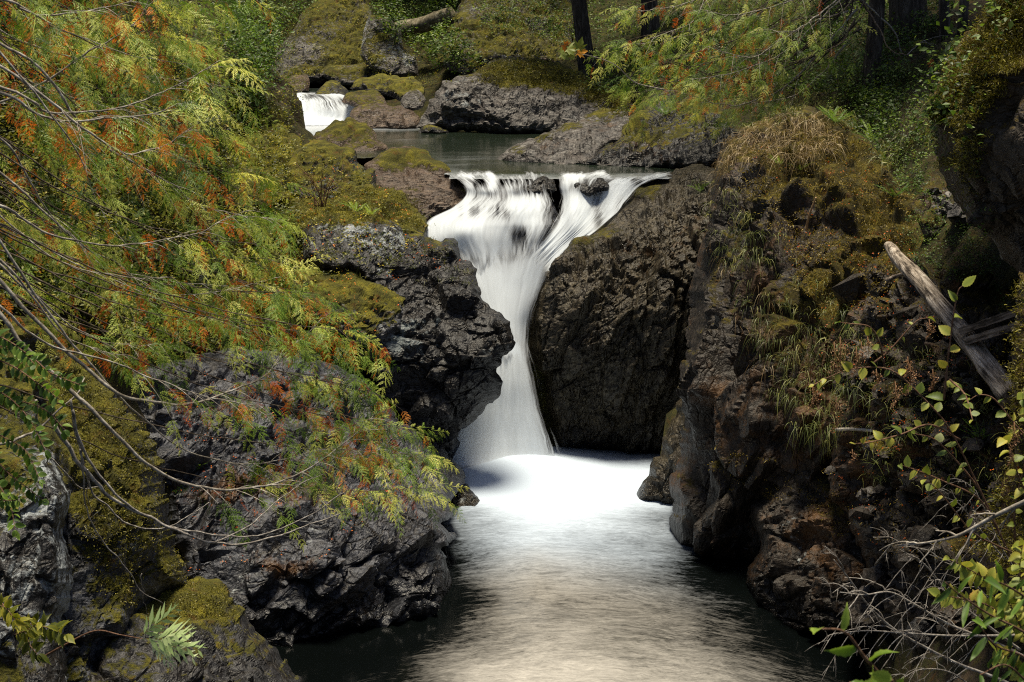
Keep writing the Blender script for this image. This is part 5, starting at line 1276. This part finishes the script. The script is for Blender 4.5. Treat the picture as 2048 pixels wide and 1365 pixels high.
def grass(name, poly, n, per, L, W, mat, droop=(.3, 1.), lean=(0, -.3, .8), tint=(.1, .9), nmin=-1, spread=.12, jx=2, rnd=.45):
    bag = Bag()
    for x, y in region(poly, n):
        h, nn = hit(x, y, rng.uniform(-jx, jx), rng.uniform(0, 1))
        if h is None or nn[2] < nmin: continue
        m = max(2, int(per * rng.uniform(.5, 1.5)))
        O = h + rv(m, spread) * (1, 1, .15)
        D = np.array(lean) + nn * .3 + rv(m, rnd) + rv(1, rnd * .8)
        blades(bag, O, D, rng.uniform(*L, m), rng.uniform(*W, m), rng.uniform(*droop, m), np.clip(rng.uniform(*tint) + rng.normal(0, .15, m), 0, 1))
    if bag.V: bag.build(name, mat, kind='stuff', base=(0, 0, 0))


grass('dry_grass', [(1440, 330), (1460, 280), (1530, 238), (1600, 222), (1660, 245), (1680, 290), (1600, 320), (1500, 330), (1450, 360)], 300, 13, (.15, .55), (.003, .007), L_straw, (.4, 1.6), (-.2, -.4, .35), rnd=.75)
grass('hanging_grass', [(1420, 330), (1480, 320), (1500, 480), (1560, 600), (1600, 760), (1520, 760), (1470, 600), (1410, 460)], 34, 8, (.15, .45), (.003, .005), L_straw, (1.0, 2.2), (-.2, -.7, .3), tint=(.0, .7))
grass('grass', [(1380, 330), (1500, 400), (1640, 560), (1760, 640), (1700, 900), (1560, 860), (1500, 620), (1430, 480)], 200, 12, (.15, .5), (.004, .008), L_grass, (.6, 1.8), (-.1, -.5, .6))
grass('gully_grass', [(1600, 640), (2000, 700), (2010, 1000), (1760, 960), (1640, 880)], 260, 10, (.12, .4), (.003, .006), L_grass, (.4, 1.2), (0, -.3, .8))
grass('bank_grass', [(560, 330), (700, 300), (840, 420), (940, 500), (960, 570), (800, 560), (600, 560), (560, 440)], 260, 10, (.12, .38), (.004, .007), L_grass, (.3, 1.), (0, -.2, .9), nmin=.3)
grass('ridge_grass', [(1400, 250), (1700, 150), (1840, 300), (1780, 340), (1660, 230), (1500, 260)], 220, 12, (.2, .5), (.006, .012), L_grass, (.4, 1.2), (0, -.3, .8))
for nm, poly, n, L in (('moss_tufts', [(60, 640), (140, 660), (240, 810), (300, 880), (350, 1110), (380, 1165), (440, 1170), (480, 1240), (300, 1230), (200, 1180), (150, 1000), (130, 820)], 5200, (.02, .06)),
                       ('wall_moss', [(1858, 250), (1900, 130), (1970, 20), (2048, -30), (2048, 120), (1980, 220), (1960, 330), (1940, 420), (1890, 370)], 6500, (.03, .09)),
                       ('ledge_moss', [(540, 400), (600, 390), (760, 370), (840, 400), (850, 460), (700, 440), (620, 450), (600, 470), (540, 470)], 3000, (.03, .09)),
                       ('pillar_moss', [(2030, 560), (2060, 560), (2060, 1180), (1960, 1100), (2020, 930)], 2000, (.03, .09))):
    grass(nm, poly, n, 6, L, (.004, .009), L_moss, (.1, .6), (-.15, -.25, .5), spread=.07, jx=1.2, nmin=-.2 if 'wall' in nm else .12, rnd=.4)

L_rust = leaf_mat('rust_moss_fibres', [(.05, (.030, .020, .003)), (.5, (.14, .100, .010)), (1, (.36, .27, .028))], .25)
grass('headland_moss', [(1480, 300), (1560, 260), (1700, 250), (1790, 360), (1840, 430), (1800, 560), (1720, 620), (1640, 640), (1560, 480), (1480, 380)], 4200, 6, (.03, .10), (.005, .010), L_rust, (.1, .9), (-.1, -.3, .5), spread=.09, jx=1.2, nmin=.15, rnd=.45)
grass('outcrop_moss', [(960, 130), (1050, 108), (1160, 150), (1260, 200), (1260, 240), (1120, 180), (960, 165)], 1600, 6, (.05, .16), (.01, .022), L_moss, (.1, .6), (0, -.2, .6), spread=.16, jx=1.5, nmin=.2, rnd=.4)
grass('gully_moss', [(1700, 640), (1860, 560), (2020, 640), (2020, 1150), (1860, 1200), (1720, 1040)], 2600, 6, (.02, .07), (.004, .008), L_rust, (.1, .7), (-.1, -.3, .5), spread=.07, jx=1, nmin=.3, rnd=.45)
grass('rib_moss', [(1400, 880), (1560, 920), (1660, 940), (1740, 1040), (1680, 1080), (1600, 1000), (1520, 1000), (1420, 960)], 900, 6, (.02, .07), (.004, .008), L_rust, (.1, .8), (-.1, -.3, .5), spread=.07, jx=1, nmin=.25, rnd=.45)

# ------------------------------------------------------------------ ferns
FERN = frond_tpl(9, 13, False, .2)


def fern(x, y, size, label, n=9, tint=.6, group='ferns on the rocks', mat=None, jit=.12):
    h, nn = hit(x, y)
    if h is None: return
    e = empty('fern', h, label, 'fern', group)
    bag = Bag(); a = np.linspace(0, 6.28, n, endpoint=False) + rng.random(n) * .5
    D = np.stack([np.cos(a), np.sin(a) * .8, rng.uniform(.7, 1.5, n)], 1)
    put(bag, FERN, np.repeat(h[None], n, 0) + rv(n, .02), D, np.stack([-np.cos(a), -np.sin(a), np.full(n, .9)], 1) + rv(n, .3), size * rng.uniform(.7, 1.1, n), np.clip(tint + rng.normal(0, jit, n), 0, 1))
    bag.build('fronds', mat or L_green, e)


for x, y, s, lb_, t in [(712, 424, .55, 'bright little fern on the moss ledge, left one of a pair', .85), (742, 430, .45, 'bright little fern on the moss ledge, right one of a pair', .85),
                        (1745, 285, .85, 'largest sword fern behind the straw grass cap of the headland', .6), (1715, 262, .75, 'sword fern just left of the largest one', .6), (1672, 246, .6, 'sword fern at the right end of the straw grass', .5), (1560, 330, .4, 'small fern under the straw grass on the headland', .6), (1600, 340, .35, 'tiny fern beside a white lichen spot on the headland', .6),
                        (1660, 240, .5, 'pale fern sprouting out of the straw grass', .55), (1770, 330, .7, 'dim fern on the shaded right flank of the headland', .35), (1790, 395, .55, 'dim fern low on the shaded flank of the headland', .35), (1400, 385, .5, 'green sprig fern at the top of the olive rock wall', .55),
                        (1960, 880, .4, 'fern tuft in the gully right of the broad stone', .4), (560, 985, .4, 'feathery fern in a crack of the grey shelf', .55), (395, 940, .35, 'small fern between buttress and grey shelf', .5), (1330, 230, .9, 'light green fern on the shaded ridge', .5)]:
    fern(x, y, s, lb_, tint=t)


# ------------------------------------------------------------------ leafy twigs
def leafy(root, pts, Y0, Y1, w, tpl, mat, size, step, tint=(.3, .8), bark=None, hang=.15, t0=.0, both=True, up=(0, -.5, .8), pair=1):
    """a stem given by the picture of its course, with leaves along it"""
    p = cr(ppath(pts, Y0, Y1), 7)
    Ym = (Y0 + Y1) / 2
    V, F = tube(p, np.linspace(w, w * .35, len(p)) * .5 * Ym / 2844, 5)
    o = addmesh('stem', V, F, bark or B_red, root)
    L = np.concatenate([[0], np.cumsum(np.linalg.norm(np.diff(p, axis=0), axis=1))]); s = step * Ym / 2844; n = max(2, int(L[-1] * (1 - t0) / s))
    T = np.gradient(p, axis=0); T /= np.linalg.norm(T, axis=1)[:, None]
    O, D, U, S, C = [], [], [], [], []
    for k in range(n + 1):
        l = L[-1] * (t0 + (1 - t0) * k / n)
        c = np.array([np.interp(l, L, p[:, j]) for j in range(3)]); tg = np.array([np.interp(l, L, T[:, j]) for j in range(3)])
        for q in range(pair):
            sg = (1 if (k + q) % 2 else -1) if k < n else 0
            sd = np.cross(tg, (0, -1, .2)); sd /= np.linalg.norm(sd)
            O.append(c); D.append(tg * .5 + sd * sg + rv(1, .25)[0] + (0, 0, -hang)); U.append(np.array(up) + rv(1, .4)[0]); S.append(size * Ym / 2844 * rng.uniform(.65, 1.15)); C.append(rng.uniform(*tint))
    bag = Bag(); put(bag, tpl, O, D, U, np.array(S), np.array(C))
    bag.build('leaves', mat, root)
    return o


oc = empty('ocean_spray_shrub', P(2070, 1250, 8.5), 'slender shrub with toothed lime leaves and drooping tan flower heads at right', 'shrub')
YA = 9.0
for pts, sz, stp, t0 in [([(2060, 1200), (2010, 1090), (1960, 980), (1900, 860), (1850, 800), (1790, 745), (1740, 735), (1690, 742), (1650, 758)], 30, 24, .45), ([(1888, 800), (1896, 720), (1906, 640), (1916, 585), (1925, 572)], 40, 27, .0), ([(1770, 740), (1760, 690), (1740, 655), (1700, 648), (1680, 645)], 24, 22, .3),
                         ([(1745, 728), (1780, 700), (1830, 645), (1855, 636)], 20, 24, .3), ([(1920, 880), (1860, 850), (1800, 870), (1740, 885), (1710, 888)], 30, 22, .3), ([(1960, 980), (1920, 930), (1870, 880), (1830, 868)], 32, 24, .3), ([(2060, 880), (2030, 850), (1990, 800), (1960, 790), (1940, 800)], 30, 20, .2),
                         ([(2000, 1070), (1960, 1000), (1880, 960), (1830, 940), (1800, 930)], 28, 26, .3), ([(2060, 1000), (2040, 960), (2020, 900), (2010, 880)], 38, 24, .2), ([(2060, 1120), (1990, 1090), (1940, 1060), (1880, 985), (1850, 960)], 26, 34, .3), ([(2070, 900), (2050, 820), (2046, 780)], 34, 20, .1), ([(2030, 1080), (2030, 1020), (2044, 950), (2050, 920)], 26, 26, .2), ([(1900, 760), (1930, 790), (1945, 840)], 24, 24, .2), ([(1650, 758), (1628, 770)], 20, 16, .5)]:
    leafy(oc, pts, YA + .3, YA + rng.uniform(-.6, .3), 5, TOOTH, L_lime, sz * .8, stp * 1.15, (.1, .85), B_red, .2, t0)
for x, y, ln in [(1668, 690, 60), (1680, 680, 70), (1625, 775, 50), (1712, 700, 55), (1735, 680, 40), (1858, 645, 36), (1820, 735, 60), (1790, 770, 50), (1865, 745, 40), (1672, 800, 70), (1722, 690, 30), (2028, 850, 60), (1704, 905, 26), (2020, 905, 30), (1752, 745, 36), (1815, 720, 36)]:
    c = P(x, y, YA - .1); L = ln * 9 / 2844; m = int(ln * 4)
    bag = Bag(); t = rng.random(m)
    O = c + np.stack([rng.normal(0, .16, m) * L * (1.1 - t) + .02 * np.sin(t * 4), rng.normal(0, .14, m) * L * (1.1 - t), -t * L], 1)
    put(bag, OVAL_lo, O, rv(m), rv(m), rng.uniform(.006, .013, m), rng.random(m))
    bag.add(*tube(np.array([c + (0, 0, .02), c + (.01, 0, -L * .5), c + (.015, 0, -L)]), [.003, .002, .001], 4), .3)
    bag.build('flower_head', L_tan, oc)

# dead twigs low on the right
dt = empty('dead_branch', P(2048, 1330, 9.5), 'bleached leafless dead branch with fine curling twigs at the lower right', 'dead branch')


def twigs(pts, Y0, Y1, w, n, ln, name='twig', droop=.5):
    p = cr(ppath(pts, Y0, Y1), 8); bag = Bag(); k_ = 9.3 / 2844
    bag.add(*tube(p, np.linspace(w, w * .25, len(p)) * .5 * k_, 5))
    T = np.gradient(p, axis=0); T /= np.linalg.norm(T, axis=1)[:, None]
    for k in range(n):
        i = int(len(p) * (.25 + .73 * k / n)); c = p[i]; sg = 1 if k % 2 else -1
        d = T[i] * rng.uniform(.5, 1) + np.array([.0, rng.uniform(-.5, .5), sg * rng.uniform(.3, .8)])
        L = ln * k_ * rng.uniform(.5, 1.2); tt = np.linspace(0, 1, 7)[:, None]
        q = c + d * L * tt + np.array([-.25, 0, -droop]) * L * tt ** 2 + rv(7, .012) * L
        bag.add(*tube(q, np.linspace(w * .4, w * .16, 7) * .5 * k_, 4, False))
        for j in range(3):
            i2 = rng.integers(2, 6); d2 = d * .5 + rv(1, .5)[0]; L2 = L * rng.uniform(.25, .5)
            q2 = q[i2] + d2 * L2 * tt + np.array([-.1, 0, -.5]) * L2 * tt ** 2
            bag.add(*tube(q2, np.linspace(w * .22, w * .12, 7) * .5 * k_, 3, False))
    return bag


for pts, w, n, ln in [([(2080, 1400), (2000, 1360), (1920, 1330), (1850, 1295), (1790, 1260), (1740, 1215), (1700, 1160), (1668, 1120)], 9, 10, 80), ([(2060, 1320), (2000, 1290), (1900, 1250), (1830, 1210), (1780, 1185), (1730, 1190), (1680, 1185)], 8, 12, 90), ([(2060, 1270), (1990, 1272), (1900, 1272), (1800, 1266), (1730, 1262), (1660, 1270)], 7, 14, 80), ([(2040, 1300), (1960, 1240), (1900, 1190), (1850, 1130), (1800, 1100)], 7, 12, 110), ([(2020, 1240), (1960, 1180), (1910, 1130), (1860, 1110)], 5, 10, 100), ([(2060, 1360), (1980, 1390), (1900, 1345), (1840, 1340), (1800, 1360)], 5, 8, 80), ([(2010, 1120), (1960, 1060), (1920, 1010), (1890, 995)], 4, 8, 90), ([(1750, 1130), (1790, 1080), (1812, 1052)], 4, 2, 30), ([(2030, 1140), (2000, 1090), (1960, 1000), (1940, 980)], 4, 8, 80)]:
    twigs(pts, 9.6, 9.0, w, n, ln).build('twig', B_twig, dt)
db = empty('pale_branch', P(2080, 1000, 8), 'straight pale branch slanting in from the right edge above the dead twigs', 'dead branch')
twigs([(2080, 990), (2048, 1005), (1985, 1035), (1920, 1070), (1860, 1085), (1790, 1092)], 8, 8.6, 12, 6, 70, droop=.3).build('branch', B_pale, db)

ds = empty('dry_shrub', P(640, 412, 43), 'small dry leafless brown shrub rooted on the long moss ledge', 'shrub')
for a in range(11):
    x = 640 + rng.uniform(-12, 12); tx = x + rng.uniform(-60, 60); ty = 412 - rng.uniform(40, 85)
    q = cr(P(np.array([x, x + (tx - x) * .35, tx]), np.array([414, 414 - (414 - ty) * .55, ty]), np.array([43, 43 + rng.uniform(-.3, .3), 43 + rng.uniform(-.6, .6)])), 6)
    b_ = Bag(); b_.add(*tube(q, np.linspace(.018, .006, len(q)), 4))
    for k in range(4):
        c = q[rng.integers(4, len(q))]; d = (q[-1] - q[0]) * .3 + rv(1, .25)[0]; b_.add(*tube(np.array([c, c + d * .5, c + d + rv(1, .05)[0]]), [.007, .005, .003], 3))
    b_.build('twig', B_red, ds)

# out of focus twigs close to the camera
nf = empty('near_shrub', P(1760, 1420, 4.2), 'blurred lime leaved sprig close to the camera at the bottom edge', 'shrub')
for pts, sz, stp in [([(1790, 1440), (1760, 1355), (1725, 1310), (1690, 1265), (1640, 1258)], 78, 70), ([(1790, 1440), (1740, 1390), (1700, 1365)], 70, 90), ([(1790, 1440), (1792, 1390), (1784, 1360)], 62, 80)]:
    leafy(nf, pts, 4.3, 4.0, 12, POINTED, L_green, sz, stp, (.55, 1), B_red, .1, .3)
nw = empty('narrow_leaf_shrub', P(2080, 1350, 5.5), 'grey green narrow leaved sprig at the right edge near the bottom corner', 'shrub')
for pts in [[(2100, 1300), (2040, 1260), (1980, 1230), (1920, 1190), (1890, 1165)], [(2090, 1340), (2040, 1310), (1990, 1290), (1950, 1240)], [(2100, 1220), (2060, 1200), (2010, 1170), (1970, 1160)], [(2100, 1400), (2050, 1360), (2010, 1330), (1960, 1350)]]:
    leafy(nw, pts, 5.6, 5.0, 7, NARROW, L_green, 58, 50, (.1, .6), B_red, .1, .15)
yl = empty('yellow_leaf_shrub', P(2060, 1330, 8.6), 'low shrub with small yellow toothed leaves behind the narrow leaved sprig', 'shrub')
for pts in [[(2080, 1330), (2040, 1250), (2000, 1180), (1940, 1140), (1900, 1120)], [(2080, 1280), (2050, 1220), (2040, 1140), (2045, 1090)], [(2060, 1300), (1990, 1220), (1930, 1200), (1880, 1190)], [(2070, 1390), (2020, 1320), (1990, 1300)]]:
    leafy(yl, pts, 8.8, 8.4, 5, TOOTH, L_lime, 28, 18, (.3, .9), B_red, .2, .2, pair=2)

# left foreground
ls = empty('leafy_shrub', P(-40, 1000, 10.5), 'leafy green shrub hanging in at the left edge beside the mossy buttress', 'shrub')
for pts in [[(-60, 700), (20, 730), (80, 770), (120, 800)], [(-60, 760), (10, 790), (60, 840), (90, 900)], [(-60, 820), (0, 870), (50, 900), (80, 960)], [(-40, 880), (10, 940), (60, 980), (85, 1000)], [(-60, 690), (40, 700), (100, 745), (160, 770)], [(-60, 900), (-10, 960), (20, 1010), (30, 1060)], [(-60, 780), (30, 800), (90, 820), (130, 860)], [(-50, 650), (30, 690), (70, 730)], [(-60, 980), (0, 1000), (40, 1000)]]:
    leafy(ls, pts, 10.8, 10.2, 4, OVAL, L_green, 22, 14, (.1, .75), B_red, .25, .1, pair=2)
bs = empty('leaf_spray', P(210, 1320, 10), 'pale green divided fern frond at the end of a thin arching stem', 'plant')
leafy(bs, [(80, 1318), (130, 1290), (190, 1262), (240, 1270), (285, 1278)], 10.2, 9.8, 5, OVAL_lo, L_green, 6, 200, (.4, .5), B_red)
L_pale = leaf_mat('pale_fern_leaflets', [(.05, (.10, .20, .05)), (.5, (.30, .42, .16)), (1, (.62, .68, .40))], .35)
PF = frond_tpl(21, 6, False, .5)
bag = Bag(); o_ = P(np.array([287., 287, 292, 300, 310, 288]), np.array([1276., 1278, 1280, 1284, 1288, 1274]), np.full(6, 9.7))
d_ = P(np.array([335., 388, 378, 345, 360, 308]), np.array([1238., 1296, 1325, 1330, 1270, 1240]), np.array([9.5, 9.5, 9.55, 9.6, 9.4, 9.6])) - o_
L_ = np.linalg.norm(d_, axis=1)
put(bag, PF, o_, d_ + np.array([0, 0, .22]) * L_[:, None] + rv(6, .08) * L_[:, None], np.array([.1, -.75, .8]) + rv(6, .12), L_ * 1.0, rng.uniform(.45, .95, 6))
bag.build('leaflets', L_pale, bs)
bp_ = empty('leaf_spray', P(60, 1310, 10), 'dull olive pointed leaf sprays fading to bronze in the bottom left corner', 'plant')
for pts, sz, tn in [([(0, 1200), (20, 1230), (40, 1250)], 34, (.5, .8)), ([(40, 1250), (70, 1250), (110, 1260), (130, 1270)], 36, (.35, .6)), ([(45, 1255), (60, 1290), (75, 1310)], 34, (.2, .4)), ([(-20, 1210), (10, 1215), (30, 1240)], 30, (.5, .8)), ([(30, 1270), (55, 1260), (80, 1245)], 34, (.4, .7))]:
    leafy(bp_, pts, 10.2, 9.8, 3, POINTED, L_under, sz, 18, tn, B_red, .2, .1, pair=2)

mp_ = empty('maple_branch', P(1290, 170, 44), 'thin maple twig holding a few bright yellow green and orange leaves', 'maple branch')
p = cr(ppath([(1330, 180), (1270, 165), (1230, 130), (1180, 112), (1140, 108)], 44, 42), 8)
V, F = tube(p, np.linspace(.02, .008, len(p)), 5); addmesh('stem', V, F, B_pale, mp_)
for nm, mt, lst in (('leaves', L_lime, [(1122, 108, 26, .35), (1135, 98, 26, .4), (1158, 97, 24, .45), (1148, 108, 22, .6)]), ('orange_leaves', leaf_mat('autumn_leaves', [(0, (.45, .12, .02)), (1, (.7, .33, .03))], .4), [(1128, 90, 20, .2), (1155, 104, 24, .8)])):
    bag = Bag()
    for x, y, s, t in lst:
        put(bag, MAPLE, [P(x, y, 42)], [rv(1)[0] * (1, .3, .6)], [np.array([0, -1, .5]) + rv(1, .2)[0]], np.array([s * .95 * 42 / 2844]), np.array([t]))
    bag.build(nm, mt, mp_)


# rubble on the gully floor
def stones(poly, n, size, mat, name, label=None):
    bag = Bag()
    base = np.array([[0, 0, 1], [.9, 0, .3], [.2, .9, .4], [-.8, .5, .25], [-.7, -.6, .35], [.4, -.9, .2], [.5, .4, -.5], [-.4, .1, -.6], [0, -.5, -.5]], float)
    f = np.array([[0, 1, 2], [0, 2, 3], [0, 3, 4], [0, 4, 5], [0, 5, 1], [1, 6, 2], [2, 6, 7], [2, 7, 3], [3, 7, 4], [4, 7, 8], [4, 8, 5], [5, 8, 6], [5, 6, 1], [6, 8, 7]])
    for x, y in region(poly, n):
        h, nn = hit(x, y, rng.uniform(-1, 1), 0)
        if h is None or nn[2] < .1: continue
        v = base * rng.uniform(.6, 1.2, (9, 1)) * (1, 1, .65) @ rotm(*rng.uniform(-40, 40, 2), rng.uniform(0, 360)).T
        bag.add(h + v * size * rng.lognormal(0, .55), f, rng.random())
    V = np.concatenate(bag.V)
    addmesh(name, V, np.concatenate(bag.F), mat, kind='stuff', base=(0, 0, 0), smooth=False, attrs={'moss': np.full(len(V), -.6), 'lichen': np.zeros(len(V)), 'rust': np.full(len(V), .2)})


stones([(1690, 560), (1860, 640), (2020, 720), (2010, 1100), (1800, 1230), (1720, 1200), (1700, 960), (1680, 760)], 520, .09, M_head, 'rubble')
stones([(1860, 380), (1900, 380), (1930, 440), (1870, 430)], 60, .08, M_far, 'gravel')
# ------------------------------------------------------------------ light
SUN_DIR = Vector((-.02, .06, .99)).normalized()      # towards the sun: high, left and a little behind the falls
w = bpy.data.worlds.new('World'); sc.world = w; w.use_nodes = True
nt = w.node_tree
sky = nt.nodes.new('ShaderNodeTexSky'); sky.sky_type = 'NISHITA'; sky.sun_disc = False
sky.sun_elevation = math.asin(SUN_DIR.z); sky.sun_rotation = math.atan2(SUN_DIR.x, SUN_DIR.y)
sky.air_density = 1.0; sky.dust_density = 2.5
bg = nt.nodes['Background']; bg.inputs[1].default_value = .05
nt.links.new(sky.outputs[0], bg.inputs[0])
sd = bpy.data.lights.new('sun', 'SUN'); so = bpy.data.objects.new('sun', sd); COL.objects.link(so)
sd.energy = 3.9; sd.angle = R_(16); sd.color = (1, .89, .68)
so.rotation_euler = SUN_DIR.to_track_quat('Z', 'Y').to_euler(); so.location = (-20, 20, 60)
vs = sc.view_settings
sc.display_settings.display_device = 'sRGB'
vs.view_transform = 'Standard'; vs.look = 'None'; vs.gamma = 1; vs.exposure = .92
sc.cycles.max_bounces = 8; sc.cycles.transparent_max_bounces = 12
sc.cycles.use_denoising = True
sc.cycles.use_denoising = False
sc.cycles.filter_width = 1.1
